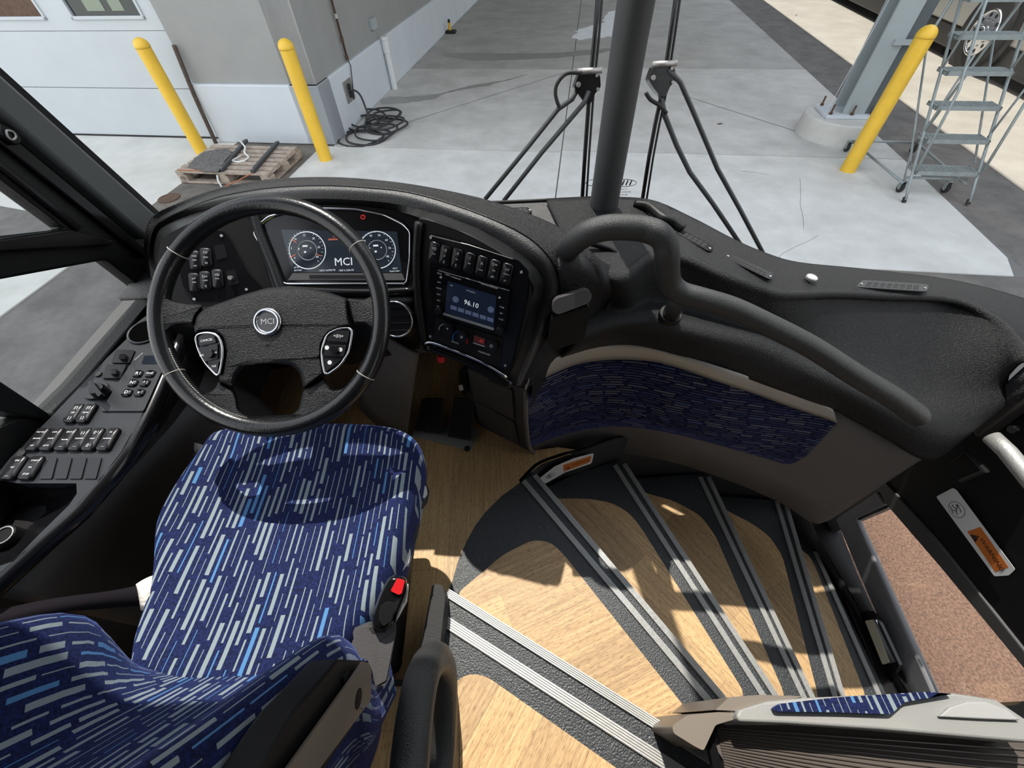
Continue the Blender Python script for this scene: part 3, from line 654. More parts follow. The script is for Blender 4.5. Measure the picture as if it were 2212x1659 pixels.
# ------------------------------------------------------------------ spiral entry steps
stp = struct(root('entry_stairs', None, None, (.5, .4, .3)))
def tread(z, outline, inlay, ang, last=False):
    pl = flat(z); P = [np.array([*q, z]) for q in outline]
    b = MB(); b.prism([p - np.array([0, 0, .16]) for p in P], P)
    t = b.go('tread', M['pvc'], stp)
    pi = rpx(inlay, 18, 5)
    a = [pl.at(x, y, .0015) for x, y in pi]; q = [p[:2] for p in a]
    ar = sum(q[i - 1][0] * q[i][1] - q[i][0] * q[i - 1][1] for i in range(len(q)))
    if ar < 0: a = a[::-1]
    b = MB(); b.prism([p - np.array([0, 0, .003]) for p in a], a); c, s_ = math.cos(ang), math.sin(ang)
    b.go('wood_inlay', M['wood2'], t, uvs=[(c * v[0] + s_ * v[1] + z * 3.7, -s_ * v[0] + c * v[1] + z * 1.9) for v in b.v])
    return t
def xy(pts, z): return [tuple(Pz(x, y, z)[:2]) for x, y in pts]
A0, A1 = (-.22, .285), (.44, -.12)
def ext(p, q, t): return (p[0] + (q[0] - p[0]) * t, p[1] + (q[1] - p[1]) * t)
# nosing lines (outer end, inner end) at each level
N_ = {0: (Pz(957, 1273, 1.17)[:2], Pz(1515, 1622, 1.17)[:2]), 1: (Pz(1152, 1022, 1.0)[:2], Pz(1583, 1523, 1.0)[:2]), 2: (Pz(1350, 999, .83)[:2], Pz(1678, 1500, .83)[:2]),
      3: (Pz(1532, 1027, .66)[:2], Pz(1759, 1506, .66)[:2]), 4: (Pz(1699, 1084, .49)[:2], Pz(1824, 1504, .49)[:2]), 5: (Pz(1763, 1187, .32)[:2], Pz(1914, 1499, .32)[:2])}
Zs = {0: 1.17, 1: 1.0, 2: .83, 3: .66, 4: .49, 5: .32}
def inner(k, t=1.18): return ext(tuple(N_[k][0]), tuple(N_[k][1]), t)
# upper aisle tread
tread(1.17, [tuple(N_[0][0]), inner(0, 1.3), (.55, -.5), (-.20, -.5), (-.215, 0.0)], [(968, 1700), (972, 1487), (997, 1462), (1022, 1455), (1053, 1462), (1340, 1665), (1400, 1700)], .95)
# landing
tread(1.0, [arc[0]] + arc[1:] + [(.065, .69), inner(1), (.2, -.2), (-.2, .1)], [(985, 1284), (1087, 1198), (1150, 1166), (1190, 1171), (1218, 1198), (1505, 1560), (1480, 1680), (1160, 1410)], .35)
o2 = xy([(1150, 1065), (1183, 1052), (1239, 1026), (1312, 1002)], .83)
tread(.83, [ext(tuple(N_[1][0]), tuple(N_[1][1]), 0.02)] + o2 + [tuple(N_[2][0]), inner(2), inner(1)], [(1190, 1077), (1268, 1077), (1319, 1085), (1359, 1107), (1385, 1140), (1608, 1496), (1590, 1560), (1555, 1540)], -.9)
o3 = xy([(1384, 1033), (1507, 1024)], .66)
tread(.66, [ext(tuple(N_[2][0]), tuple(N_[2][1]), 0.0)] + o3 + [tuple(N_[3][0]), inner(3), inner(2)], [(1370, 1055), (1398, 1066), (1456, 1082), (1514, 1114), (1546, 1158), (1695, 1500), (1690, 1540), (1650, 1540)], -1.0)
o4 = xy([(1558, 1073), (1673, 1080)], .49)
tread(.49, [tuple(N_[3][0])] + o4 + [tuple(N_[4][0]), inner(4), inner(3)], [(1550, 1090), (1572, 1104), (1623, 1130), (1662, 1158), (1690, 1200), (1768, 1506), (1768, 1540), (1740, 1540)], -1.15)
tread(.32, [tuple(N_[4][0]), tuple(Pz(1745, 1150, .32)[:2]), tuple(N_[5][0]), inner(5), inner(4)], [(1700, 1160), (1730, 1187), (1748, 1200), (1762, 1225), (1869, 1500), (1875, 1540), (1810, 1540)], -1.3)
# aluminium nosing strips, ribbed
def strip(z, p, q, w, parent=None):
    p, q = Pz(*p, z), Pz(*q, z); q = p + (q - p) * (1.12 if z < 1.1 else 1.15)
    d = _norm(q - p); s_ = np.array([-d[1], d[0], 0]); b = MB()
    L_ = np.linalg.norm(q - p); R = np.array([d, s_, [0, 0, 1]]).T
    b.box((p + q) / 2 + np.array([0, 0, .0025]), (L_, w, .005), R)
    for k in range(5):
        o_ = (k - 2) * w / 5; b.box((p + q) / 2 + s_ * o_ + np.array([0, 0, .006]), (L_, w * .09, .003), R)
    return b.go('nosing_strip', M['alu'], stp)
strip(1.17, (966, 1281), (1519, 1629), .020); strip(1.17, (950, 1335), (1462, 1664), .024)
for z, prs in {1.0: [((1131, 1040), (1545, 1532)), ((1155, 1028), (1574, 1524))], .83: [((1328, 1006), (1645, 1500)), ((1348, 1003), (1672, 1500))],
               .66: [((1512, 1031), (1734, 1505)), ((1530, 1031), (1753, 1506))], .49: [((1677, 1084), (1802, 1505)), ((1696, 1087), (1819, 1504))],
               .32: [((1760, 1192), (1897, 1500))]}.items():
    for p, q in prs: strip(z, p, q, .017)
# step-side wall under the curved panel
SW = [tuple(Pz(x, y, 1.0)[:2]) for x, y in [(1126, 1042), (1146, 1020), (1170, 1001), (1221, 983), (1262, 974)]] + [(.38, .812), (.46, .825), (.62, .83), (.82, .825), (1.0, .80), (1.2, .755), (1.32, .66), (1.38, .56), (1.43, .30), (1.46, -.1)]
hs = [1.0, 1.0, 1.0, 1.0, 1.0, .99, .97, .92, .86, .78, .68, .46, .37, .33, .32]
rows = [[np.array([x, y, h]) for (x, y), h in zip(SW, hs)], [np.array([x, y, .25]) for i, (x, y) in enumerate(SW)]]
sw = loft('stair_side_wall', rows, M['panelblk'], stp, k=4, solid=.012, off=1)
pprism('lower_ledge', flat(.30), [(1700, 1085), (1740, 1100), (1800, 1098), (1850, 1230), (1975, 1500), (2010, 1580), (1925, 1580), (1909, 1500), (1866, 1390), (1812, 1262), (1772, 1190)], -.2, 0, M['panelblk'], stp, bevel=.008, seg=3)
# raised dark curb at the top step and inner post
# ------------------------------------------------------------------ left side structure
XL = -1.02
pls = PL((XL, 0, 0), (1, 0, 0), (0, 1, 0))
wl = struct(root('window_1', None, None, (XL, .8, 1.8)))
pprism('pillar_cover', pls, [(-260, -55), (-10, 146), (347, 470), (322, 520), (-10, 232), (-260, 30)], -.03, .03, M['pillar'], wl, bevel=.012, seg=3)
pprism('pillar_gasket', pls, [(-260, -66), (-10, 136), (353, 466), (343, 476), (-10, 158), (-260, -45)], -.04, .012, M['panelblk'], wl)
pprism('window_frame', pls, [(-260, 30), (-10, 230), (326, 512), (340, 640), (329, 637), (232, 561), (-10, 606), (-10, 511), (145, 494), (-10, 376), (-260, 200)], -.04, .0, M['dashsmooth'], wl, bevel=.006)
pprism('inner_frame', pls, [(-10, 262), (322, 540), (316, 560), (-10, 300)], 0, .012, M['gloss'], wl, bevel=.004)
pprism('inner_frame', pls, [(-10, 335), (180, 490), (170, 500), (-10, 352)], 0, .010, M['gloss'], wl, bevel=.004)
pprism('slider_rail', pls, [(-10, 518), (150, 495), (250, 520), (240, 530), (-10, 545)], 0, .014, M['gloss'], wl, bevel=.004)
pprism('sash_bar', pls, [(-10, 814), (108, 893), (108, 912), (-10, 884)], -.03, .02, M['dashsmooth'], wl, bevel=.005)
pprism('window_sill', pls, [(-10, 925), (40, 903), (112, 893), (178, 826), (335, 640), (345, 660), (190, 850), (110, 925), (54, 970), (-10, 1035)], -.04, .012, M['dashsmooth'], wl, bevel=.004)
pprism('window_pane', pls, [(-10, 370), (150, 490), (235, 555), (335, 640), (190, 850), (100, 930), (-10, 960)], -.022, -.018, M['glass'], wl)
lt = pprism('pillar_latch', pls, [(-4, 262), (38, 282), (52, 300), (46, 312), (33, 314), (-4, 290)], .012, .026, M['gloss'], wl, bevel=.004)
pline('latch_ring', pls, [(14, 282), (28, 285), (34, 296), (26, 302), (16, 294)], .028, .0022, M['alu'], lt, closed=True, sm=3)
def wbox(name, c, sz, m, **k): b = MB(); b.box(c, sz); return struct(b.go(name, m, **k))
wbox('wall_left', (-1.07, .1, 1.29), (.05, 2.6, .62), M['greyd'])
wbox('wall_right', (1.66, -.6, 1.9), (.05, 1.2, 2.9), M['greyd'])

wbox('roof', (.3, -.55, 3.08), (2.8, 2.75, .08), M['roof'])
wbox('wall_rear', (.3, -1.9, 2.0), (2.8, .06, 2.2), M['greyd'])
wbox('wall_side_upper', (-1.07, -1.1, 2.3), (.05, 1.6, 1.5), M['greyd'])
wbox('trim_1', (-1.045, -.55, 1.60), (.05, 2.0, .10), M['dashsmooth'])
# ------------------------------------------------------------------ windshield and centre post
ws = struct(root('window_2', None, None, (0.3, 1.25, 1.7)))
loft('left_pane', [[(-1.04, 1.20, 1.66), (-.6, 1.27, 1.66), (-.15, 1.29, 1.66), (.29, 1.28, 1.66)], [(-1.04, .80, 3.1), (-.6, .93, 3.1), (-.15, 1.0, 3.1), (.29, 1.03, 3.1)]], M['glass'], ws, k=6)
WR = [(1400, 437, 1.68), (1490, 475, 1.655), (1580, 522, 1.63), (1650, 552, 1.60), (1720, 572, 1.58), (1850, 585, 1.54), (2000, 602, 1.50), (2100, 620, 1.48), (2212, 652, 1.46), (2330, 700, 1.44)]
wb = [Pz(*q) + np.array([0, .015, -.005]) for q in WR]
loft('right_pane', [[np.array([.31, 1.27, 1.66])] + wb, [np.array([.31, 1.03, 3.1])] + [np.array([p[0], p[1] - .30, 3.1]) for p in wb]], M['glass'], ws, k=3)
b = MB(); b.tube([np.array([.30, 1.20, 1.665]), np.array([.302, 1.19, 1.72]), np.array([.303, 1.185, 2.1]), np.array([.305, 1.16, 2.6]), np.array([.306, 1.1, 3.05])], [.047, .0415, .0405, .0405, .0405], 28)
b.go('centre_post', M['post'], ws, smooth=True)
pylow = PL((0, 1.26, 1.68), (0, -1, .15))
pline('glass_seal', pylow, [(1015, 440), (1150, 434), (1290, 427)], 0, .006, M['rubber'], ws)
# maker marks on the glass
mk = root('glass_mark', 'small black oval maker marks low on the windshield either side of the post', 'marking', Py(1320, 395, 1.25))
gpl = PL((.3, 1.262, 1.75), (0, -1, .2))
for x0 in (1292, 1348):
    pline('oval', gpl, [(x0 + 27 * math.cos(a), 395 + 8 * math.sin(a)) for a in np.linspace(0, 2 * math.pi, 17)[:-1]], 0, .0009, M['rubber'], mk, closed=True, n=4)
    for k in range(4): pline('slash', gpl, [(x0 - 12 + k * 8, 400), (x0 - 7 + k * 8, 389)], 0, .0022, M['rubber'], mk, n=4)
    for j, tx in enumerate(('DOT 22', 'AS1 LAMINATED', 'M70 43R')): text(tx, gpl, x0, 409 + j * 6, .006, M['rubber'], mk)
# ------------------------------------------------------------------ wipers
wp = PL((0, 1.36, 1.7), (0, -1, .22))
def wiper(label, blade, arms, hub, hose, side):
    t = root('windshield_wiper', label, 'wiper', wp.at(*hub), 0, 'wipers outside the windshield')
    pline('blade', wp, blade, 0, .0065, M['gloss'], t); pline('blade_rubber', wp, [(x + 9 * side, y) for x, y in blade], 0, .0035, M['rubber'], t)
    for i, a in enumerate(arms): pline('arm', wp, a, .012 * i, .0070 if i else .0078, M['darksteel'], t)
    hx, hy = hub
    pprism('pivot_bracket', wp, [(hx - 12, hy + 20), (hx - 22, hy + 4), (hx - 12, hy - 24), (hx + 20, hy - 30), (hx + 34, hy - 24), (hx + 36, hy + 4), (hx + 24, hy + 16), (hx + 14, hy + 40), (hx + 2, hy + 38)], -.03, .012, M['gloss'], t, r=6, bevel=.004)
    for dx, dy, r in ((-12, -2, .009), (28, -22, .006), (30, 8, .006)): disc('bolt', wp, hx + dx, hy + dy, r * .75, .012, .020, M['steelplate'], t, n=12, bevel=.002)
    pline('shaft', wp, [(hx - 15, hy - 30), (hx + 38, hy - 33)], .014, .008, M['steelplate'], t)
    pline('washer_hose', wp, hose, .02, .0055, M['rubber'], t, sm=4)
wiper('left windshield wiper with long arms beside the centre post', [(1258, 426), (1264, 330), (1274, 190), (1284, 90), (1294, -30)], [[(1254, 180), (1236, 214), (1205, 236), (1140, 318), (1048, 430)], [(1272, 196), (1262, 222), (1170, 330), (1088, 434)]], (1262, 185), [(1256, 158), (1225, 158), (1204, 180), (1200, 205), (1208, 232)], 1)
wiper('right windshield wiper with bent arms right of the post', [(1388, 430), (1402, 340), (1415, 271), (1432, 190), (1450, 68), (1464, -30)], [[(1424, 190), (1436, 250), (1462, 315), (1490, 372), (1540, 440), (1602, 532)], [(1444, 150), (1470, 178), (1495, 235), (1550, 365), (1600, 455), (1652, 554)]], (1424, 170), [(1395, 200), (1405, 215), (1425, 228), (1440, 245)], 1)

# ------------------------------------------------------------------ dashboard body
dash = root('dashboard', 'black leather-grained dashboard sweeping across the front under the windshield', 'dashboard', (.1, 1.0, 1.5))
W_ = [(1180, 436, 1.70), (1285, 432, 1.70)] + WR
R_ = [(1240, 560, 1.70), (1335, 600, 1.69), (1400, 560, 1.69), (1466, 557, 1.68), (1557, 595, 1.65), (1640, 625, 1.62), (1694, 639, 1.60), (1800, 637, 1.565), (1918, 642, 1.53), (2055, 650, 1.5), (2160, 700, 1.48), (2225, 780, 1.46)]
R2 = [(1245, 580, 1.68), (1338, 620, 1.665), (1400, 582, 1.66), (1468, 580, 1.65), (1555, 618, 1.62), (1636, 647, 1.59), (1694, 660, 1.57), (1800, 657, 1.535), (1915, 661, 1.50), (2040, 672, 1.47), (2135, 720, 1.455), (2200, 790, 1.44)]
T_ = [(1270, 650, 1.60), (1345, 668, 1.575), (1400, 650, 1.56), (1480, 668, 1.54), (1560, 692, 1.52), (1640, 718, 1.49), (1710, 745, 1.46), (1800, 785, 1.42), (1890, 820, 1.38), (1990, 845, 1.35), (2080, 830, 1.36), (2170, 830, 1.37)]
L_ = [(1240, 735, 1.56), (1320, 706, 1.565), (1400, 697, 1.565), (1480, 710, 1.55), (1560, 727, 1.535), (1640, 745, 1.515), (1710, 778, 1.48), (1790, 818, 1.445), (1870, 858, 1.405), (1960, 900, 1.35), (2060, 925, 1.31), (2170, 870, 1.34)]
B_ = [(1203, 771, 1.46), (1270, 750, 1.465), (1340, 743, 1.465), (1420, 752, 1.465), (1500, 777, 1.45), (1580, 802, 1.43), (1660, 831, 1.40), (1740, 858, 1.365), (1803, 881, 1.33), (1900, 935, 1.27), (2010, 990, 1.21), (2110, 900, 1.30)]
P3 = lambda r: [Pz(*q) for q in r]
WM = [((a[0] + c[0]) / 2, (a[1] + c[1]) / 2, (a[2] + c[2]) / 2 + .002) for a, c in zip(W_, R_)]
RM1 = [tuple(np.array(c) * .9 + np.array(a) * .1) for a, c in zip(W_, R_)]
loft('tray_body', [P3(W_), P3(WM), P3(RM1), P3(R_), P3(R2), P3(T_), P3(L_), P3(B_)], M['leather'], dash, k=5, kr=5, solid=.01)
# right shoulder of the dash against the wall
loft('right_shoulder', [P3([(2330, 700, 1.44), (2330, 900, 1.40)]), P3([(2225, 780, 1.46), (2260, 850, 1.38)]), P3([(2170, 830, 1.375), (2170, 870, 1.345)])], M['leather'], dash, k=3, solid=.01)
fs_ = [(-1.04, 1.215, 1.655), (-.6, 1.285, 1.655), (-.15, 1.305, 1.655), (.29, 1.295, 1.655)] + [tuple(p + np.array([0, -.008, -.012])) for p in wb]
FS = [np.array(p) for p in fs_]
loft('deck_base', [[p for p in FS[:4]], [np.array([p[0], .92, 1.64]) for p in FS[:4]]], M['dash'], dash, k=4, solid=.01)
struct(loft('front_skin', [FS, [p * np.array([1, 1, 0]) + np.array([0, .03, 1.3]) for p in FS], [p * np.array([1, 1, 0]) + np.array([0, .02, .45]) for p in FS]], M['panelblk'], None, k=4, solid=.03, off=1))
pprism('deck_left', flat(1.692), [(930, 446), (1180, 437), (1250, 434), (1262, 560), (1200, 590), (1000, 500)], -.02, 0, M['dash'], dash)
# hood over the instruments
r0 = [(330, 640, 1.60), (317, 572, 1.67), (320, 512, 1.735), (336, 477, 1.765), (381, 453, 1.80), (463, 421, 1.835), (544, 404, 1.86), (625, 396, 1.87), (707, 394, 1.875), (788, 398, 1.875), (900, 411, 1.865), (1040, 438, 1.845), (1150, 472, 1.82), (1235, 512, 1.785), (1290, 562, 1.75), (1304, 612, 1.70), (1280, 660, 1.64), (1195, 740, 1.57), (1150, 825, 1.50)]
r1 = [(333, 635, 1.62), (321, 570, 1.69), (325, 515, 1.75), (342, 483, 1.78), (386, 459, 1.815), (466, 428, 1.85), (548, 411, 1.875), (628, 403, 1.885), (707, 401, 1.89), (788, 405, 1.89), (880, 415, 1.885), (975, 441, 1.87), (1075, 478, 1.85), (1140, 512, 1.825), (1182, 550, 1.795), (1206, 592, 1.755), (1211, 636, 1.71), (1165, 750, 1.60), (1127, 833, 1.52)]
r2 = [(343, 605, 1.655), (331, 550, 1.705), (337, 508, 1.745), (352, 488, 1.77), (395, 467, 1.80), (470, 447, 1.835), (560, 436, 1.86), (625, 431, 1.865), (690, 429, 1.868), (770, 432, 1.868), (858, 441, 1.865), (940, 461, 1.855), (1030, 495, 1.835), (1100, 533, 1.81), (1145, 565, 1.785), (1170, 595, 1.755), (1175, 640, 1.71), (1140, 760, 1.60), (1112, 835, 1.525)]
hood_mid = [(np.array(Pz(*a)) + np.array(Pz(*b_))) / 2 + np.array([0, .012, .004]) for a, b_ in zip(r0, r1)]
back = [p + np.array([0, .03, -.16]) for p in P3(r0)]
hd = loft('instrument_hood', [back, P3(r0), hood_mid, P3(r1)], M['leather'], dash, k=4, kr=3)
r12 = [(np.array(Pz(*a)) + np.array(Pz(*b_))) / 2 + np.array([0, -.004, .006]) for a, b_ in zip(r1, r2)]
loft('hood_lip', [P3(r1), r12, P3(r2)], M['lip'], dash, k=4, kr=3)
b = MB(); b.tube(cr(P3(r1[3:]), 4), .0022, 6); b.go('hood_seam', M['dashsmooth'], dash, smooth=True)
# instrument planes
cC = np.array([-.495, .878, 1.853]); cC = O + (cC - O) * 1.08
PC = PL(cC, (0, -.70, .71))
cR = np.array([-.135, .694, 1.851]); cR = O + (cR - O) * 1.15
PR = PL(cR, (-.28, -.9, .33))
cL = PC.at(535, 480); PLF = PL(cL, (.28, -.72, .64))
def facepts(l): return [pl.at(x, y, 0) for pl, x, y in l]
r3 = [(PLF, 352, 612), (PLF, 343, 560), (PLF, 350, 522), (PLF, 366, 506), (PLF, 405, 486), (PLF, 478, 466), (PC, 562, 452), (PC, 627, 446), (PC, 690, 443), (PC, 768, 446), (PC, 850, 455), (PR, 925, 476), (PR, 1012, 508), (PR, 1080, 546), (PR, 1122, 576), (PR, 1146, 606), (PR, 1150, 645), (PR, 1120, 765), (PR, 1098, 812)]
loft('hood_return', [P3(r2), [p for p in facepts(r3)]], M['dashsmooth'], dash, k=4)
pprism('left_face', PLF, [(360, 660), (350, 612), (341, 560), (348, 520), (366, 504), (405, 484), (478, 464), (545, 452), (610, 640), (560, 660)], -.02, 0, M['panelblk'], dash)
pprism('centre_face', PC, [(535, 455), (562, 450), (690, 441), (768, 444), (850, 453), (905, 470), (905, 560), (900, 655), (600, 655)], -.02, 0, M['panelblk'], dash)
pprism('right_face', PR, [(905, 470), (925, 474), (1012, 506), (1080, 544), (1122, 574), (1146, 604), (1152, 645), (1120, 768), (1098, 814), (1030, 800), (980, 772), (915, 748), (895, 700), (893, 560)], -.09, 0, M['panelblk'], dash, bevel=.006)
# ridges that separate the three instrument bays
pline('bay_ridge', PC, [(548, 452), (560, 500), (590, 575), (612, 635)], .012, .011, M['dashsmooth'], dash, n=10, sm=4)
pline('bay_ridge', PR, [(905, 480), (900, 560), (905, 650), (918, 745)], .006, .009, M['dashsmooth'], dash, n=10, sm=4)
pline('lower_ridge', PR, [(918, 748), (1000, 776), (1060, 806), (1104, 832)], .004, .011, M['gloss'], dash, n=10, sm=4)
pline('tray_ridge', PR, [(918, 742), (935, 741), (1000, 765), (1050, 788), (1095, 815)], .012, .0035, M['chrome'], dash, n=8, sm=4)
pline('lower_ridge', PC, [(612, 625), (700, 630), (800, 632), (895, 628)], .010, .010, M['gloss'], dash, n=10, sm=4)
pline('lower_ridge', PC, [(610, 645), (700, 652), (800, 652), (895, 650)], .0, .014, M['dashsmooth'], dash, n=10, sm=4)
# under-dash surfaces
la = [PC.at(x, y, -.005) for x, y in [(352, 612), (450, 650), (600, 652), (760, 655), (900, 655)]]
lb = [Pz(x, y, 1.52) for x, y in [(370, 720), (450, 760), (600, 770), (760, 775), (905, 745)]]
lc = [Pz(x, y, 1.42) + np.array([0, .25, 0]) for x, y in [(370, 760), (450, 800), (600, 800), (760, 800), (900, 760)]]
loft('lower_dash', [la, lb, lc], M['dashsmooth'], dash, k=3, solid=.01)
# ------------------------------------------------------------------ curved kick panel with fabric
CURT = [Pz(*q)[:2] for q in [(1151, 799, 1.46), (1257, 752, 1.465), (1325, 743, 1.465), (1392, 746, 1.465), (1450, 761, 1.455), (1557, 794, 1.44), (1630, 818, 1.41), (1701, 845, 1.38), (1803, 881, 1.33), (2005, 986, 1.21)]]
CURT = [(p[0], p[1]) for p in cr([np.array([a, b_, 0]) for a, b_ in CURT], 4)]
def cpts(l, fwd=0.0):
    o = []
    for x, y in l:
        p = curt(x, y, CURT); d = _norm(O - p); o.append(p + d * fwd)
    return o
kp = root('kick_panel', 'curved grey panel with dark blue fabric inset between dash and entry steps', 'panel', (.6, .7, 1.2))
top = [(1151, 799), (1203, 771), (1257, 752), (1325, 743), (1392, 746), (1450, 761), (1500, 776), (1557, 794), (1630, 818), (1701, 845), (1803, 881), (1875, 921), (1936, 957), (2005, 986)]
bot = [(1147, 974), (1195, 972), (1250, 974), (1325, 978), (1392, 986), (1450, 998), (1500, 1012), (1557, 1032), (1610, 1052), (1660, 1074), (1705, 1097), (1768, 1132), (1850, 1085), (1975, 1002)]
mid = [((a[0] + c[0]) / 2, (a[1] + c[1]) / 2) for a, c in zip(top, bot)]
loft('panel_body', [cpts(top), cpts(mid), cpts(bot)], M['grey'], kp, k=3, kr=2, solid=.012, off=1)
ft = [(1134, 842), (1170, 818), (1203, 804), (1257, 785), (1325, 777), (1385, 778), (1450, 790), (1557, 827), (1630, 851), (1701, 877), (1760, 896), (1808, 914)]
fb = [(1141, 968), (1170, 956), (1195, 946), (1257, 929), (1325, 921), (1385, 925), (1450, 936), (1540, 958), (1600, 975), (1660, 992), (1705, 1003), (1742, 985)]
def cuv(p):
    s = 0; best = (9e9, 0)
    for i in range(len(CURT) - 1):
        a, c = np.array(CURT[i]), np.array(CURT[i + 1]); L_2 = np.linalg.norm(c - a)
        t = max(0, min(1, ((p[:2] - a) @ (c - a)) / L_2 ** 2)); d = np.linalg.norm(p[:2] - a - t * (c - a))
        if d < best[0]: best = (d, s + t * L_2)
        s += L_2
    return best[1]
fmid = [((a[0] + c[0]) / 2, (a[1] + c[1]) / 2) for a, c in zip(ft, fb)]
A_, B2, C2 = cpts(ft, .014), cpts(fmid, .016), cpts(fb, .014)
loft('fabric_inset', [A_, B2, C2], M['fabricwall'], kp, k=3, kr=3, uvf=lambda p: (p[2] * 1.0 + .31, cuv(p)), solid=.006, off=1)
tt = [(1144, 822), (1151, 799), (1203, 771), (1257, 752), (1325, 743), (1392, 746), (1450, 761), (1557, 794), (1630, 818), (1701, 845), (1770, 870), (1800, 884)]
tb = [(1136, 842), (1140, 836), (1203, 804), (1257, 785), (1325, 777), (1392, 779), (1450, 790), (1557, 827), (1630, 851), (1701, 877), (1770, 900), (1808, 914)]
tm = [((a[0] + c[0]) / 2, (a[1] + c[1]) / 2) for a, c in zip(tt, tb)]
loft('silver_trim', [cpts(tt, .018), cpts(tm, .026), cpts(tb, .020)], M['trim'], kp, k=3, kr=2, solid=.004, off=1)
b = MB(); b.tube(cr(cpts([(1136, 842), (1136, 900), (1140, 950), (1147, 972), (1165, 980), (1220, 975), (1256, 972)], .006), 4), .008, 8); b.go('lower_rim', M['grey'], kp, smooth=True)
# drawer cabinet under the radio
cab = root('footwell_cabinet', 'dark grey two-panel cabinet below the radio pod beside the pedals', 'cabinet', Pz(1080, 940, 1.0))
p0, p1 = Pz(1031, 917, 1.0), Pz(1130, 968, 1.0)
d = _norm(p1 - p0); nn = np.array([d[1], -d[0], 0]); nn = nn if nn[1] < 0 else -nn
PK = PL(p0, nn, d)
pprism('cabinet_body', PK, [(996, 781), (1050, 806), (1112, 836), (1140, 842), (1147, 974), (1135, 972), (1031, 917), (1018, 880)], -.12, 0, M['greyd'], cab, bevel=.006)
pprism('upper_door', PK, [(1008, 795), (1105, 843), (1110, 908), (1024, 862)], 0, .010, M['greyd'], cab, r=5, bevel=.003)
pprism('lower_door', PK, [(1025, 868), (1110, 914), (1119, 962), (1036, 914)], 0, .010, M['greyd'], cab, r=5, bevel=.003)
hk = pprism('side_unit', PK, [(992, 800), (1000, 796), (1008, 850), (1004, 856), (994, 845)], -.02, .02, M['panelblk'], cab, r=3)
pprism('unit_label', PK, [(990, 833), (998, 831), (1001, 842), (993, 845)], .02, .0212, M['white'], hk)

# ------------------------------------------------------------------ steering wheel
wc = O + _norm(ray(584, 683.7)) * .943
tx = math.radians(40)
PW = PL(wc, (0, -math.sin(tx), math.cos(tx)))
sw_ = root('steering_wheel', 'black leather-wrapped steering wheel with chrome hub badge', 'steering wheel', wc)
RM, RT = .2175, .0175
def wcirc(r, h, n, a0=0, a1=2 * math.pi): return [PW.pt(r * math.cos(a), r * math.sin(a), h) for a in np.linspace(a0, a1, n)]
b = MB(); b.tube(wcirc(RM, 0, 97)[:-1], RT, 24, True); b.go('rim', M['rimleather'], sw_, smooth=True)
for px, py in [(382, 545), (790, 520), (372, 812), (782, 806)]:
    q = PW.loc(PW.at(px, py)); a = math.atan2(q[1], q[0]); c = PW.pt(RM * math.cos(a), RM * math.sin(a)); rd = _norm(c - wc)
    b = MB(); b.tube([c + (RT + .0002) * (math.cos(t) * rd + math.sin(t) * PW.n) for t in np.linspace(0, 2 * math.pi, 25)[:-1]], .0011, 6, True); b.go('grip_seam', M['seam'], sw_, smooth=True)
# stitches on the lower-left inner rim
b = MB()
for a in np.linspace(math.radians(196), math.radians(255), 46):
    c = PW.pt((RM - RT * .93) * math.cos(a), (RM - RT * .93) * math.sin(a), RT * .42); t_ = PW.u * -math.sin(a + .5) + PW.v * math.cos(a + .5)
    b.tube([c - t_ * .0022, c + t_ * .0022], .0009, 5)
b.go('stitching', M['seam'], sw_, kind='stuff')
cover = [(418, 699), (421, 682), (434, 668), (469, 656), (528, 635), (575, 622), (622, 619), (669, 622), (716, 633), (751, 645), (756, 689), (762, 708), (735, 712), (712, 722), (698, 745), (697, 775), (703, 809), (700, 813), (655, 842), (648, 807), (631, 790), (599, 785), (563, 785), (533, 788), (519, 800), (509, 816), (505, 838), (500, 840), (472, 824), (476, 800), (484, 760), (478, 732), (462, 716), (440, 712), (421, 722)]
def dome(name, pl, px, h0, h1, m, parent, step=((0, 0), (.25, .55), (.6, .85), (1, 1)), inset=14, lift=None, **k):
    # outline walls rise to a rounded, slightly inset crown
    P = rpx(px, 8, 3); cx_, cy_ = sum(p[0] for p in P) / len(P), sum(p[1] for p in P) / len(P)
    n = len(P); rings = []
    for t, hh in step:
        ring = []
        for i, p in enumerate(P):
            a, c = P[i - 1], P[(i + 1) % n]; tg = np.array(c) - np.array(a); nn_ = np.array([-tg[1], tg[0]]); L2 = np.linalg.norm(nn_)
            nn_ = nn_ / L2 if L2 > 1e-6 else nn_ * 0
            ar = sum(P[j - 1][0] * P[j][1] - P[j][0] * P[j - 1][1] for j in range(n))
            if ar < 0: nn_ = -nn_
            q = np.array(p) + nn_ * inset * t; ring.append(pl.at(q[0], q[1], h0 + (h1 - h0) * hh))
        rings.append(ring)
    vs = [v for r in rings for v in r]; fs = []
    for i in range(len(rings) - 1):
        for j in range(n): fs.append((i * n + j, i * n + (j + 1) % n, (i + 1) * n + (j + 1) % n, (i + 1) * n + j))
    k_ = (len(rings) - 1) * n; T = tess([pl.loc(v) for v in rings[0]]); fs += [tuple(k_ + i for i in t) for t in T] + [tuple(t[::-1]) for t in T]
    o = mesh(name, vs, fs, m, parent, smooth=True, **k)
    bm = bmesh.new(); bm.from_mesh(o.data); bmesh.ops.recalc_face_normals(bm, faces=bm.faces); bm.to_mesh(o.data); bm.free()
    wn = o.modifiers.new('w', 'WEIGHTED_NORMAL'); wn.weight = 100
    return o
hub = dome('hub_cover', PW, cover, -.018, .016, M['leather'], sw_, inset=9)
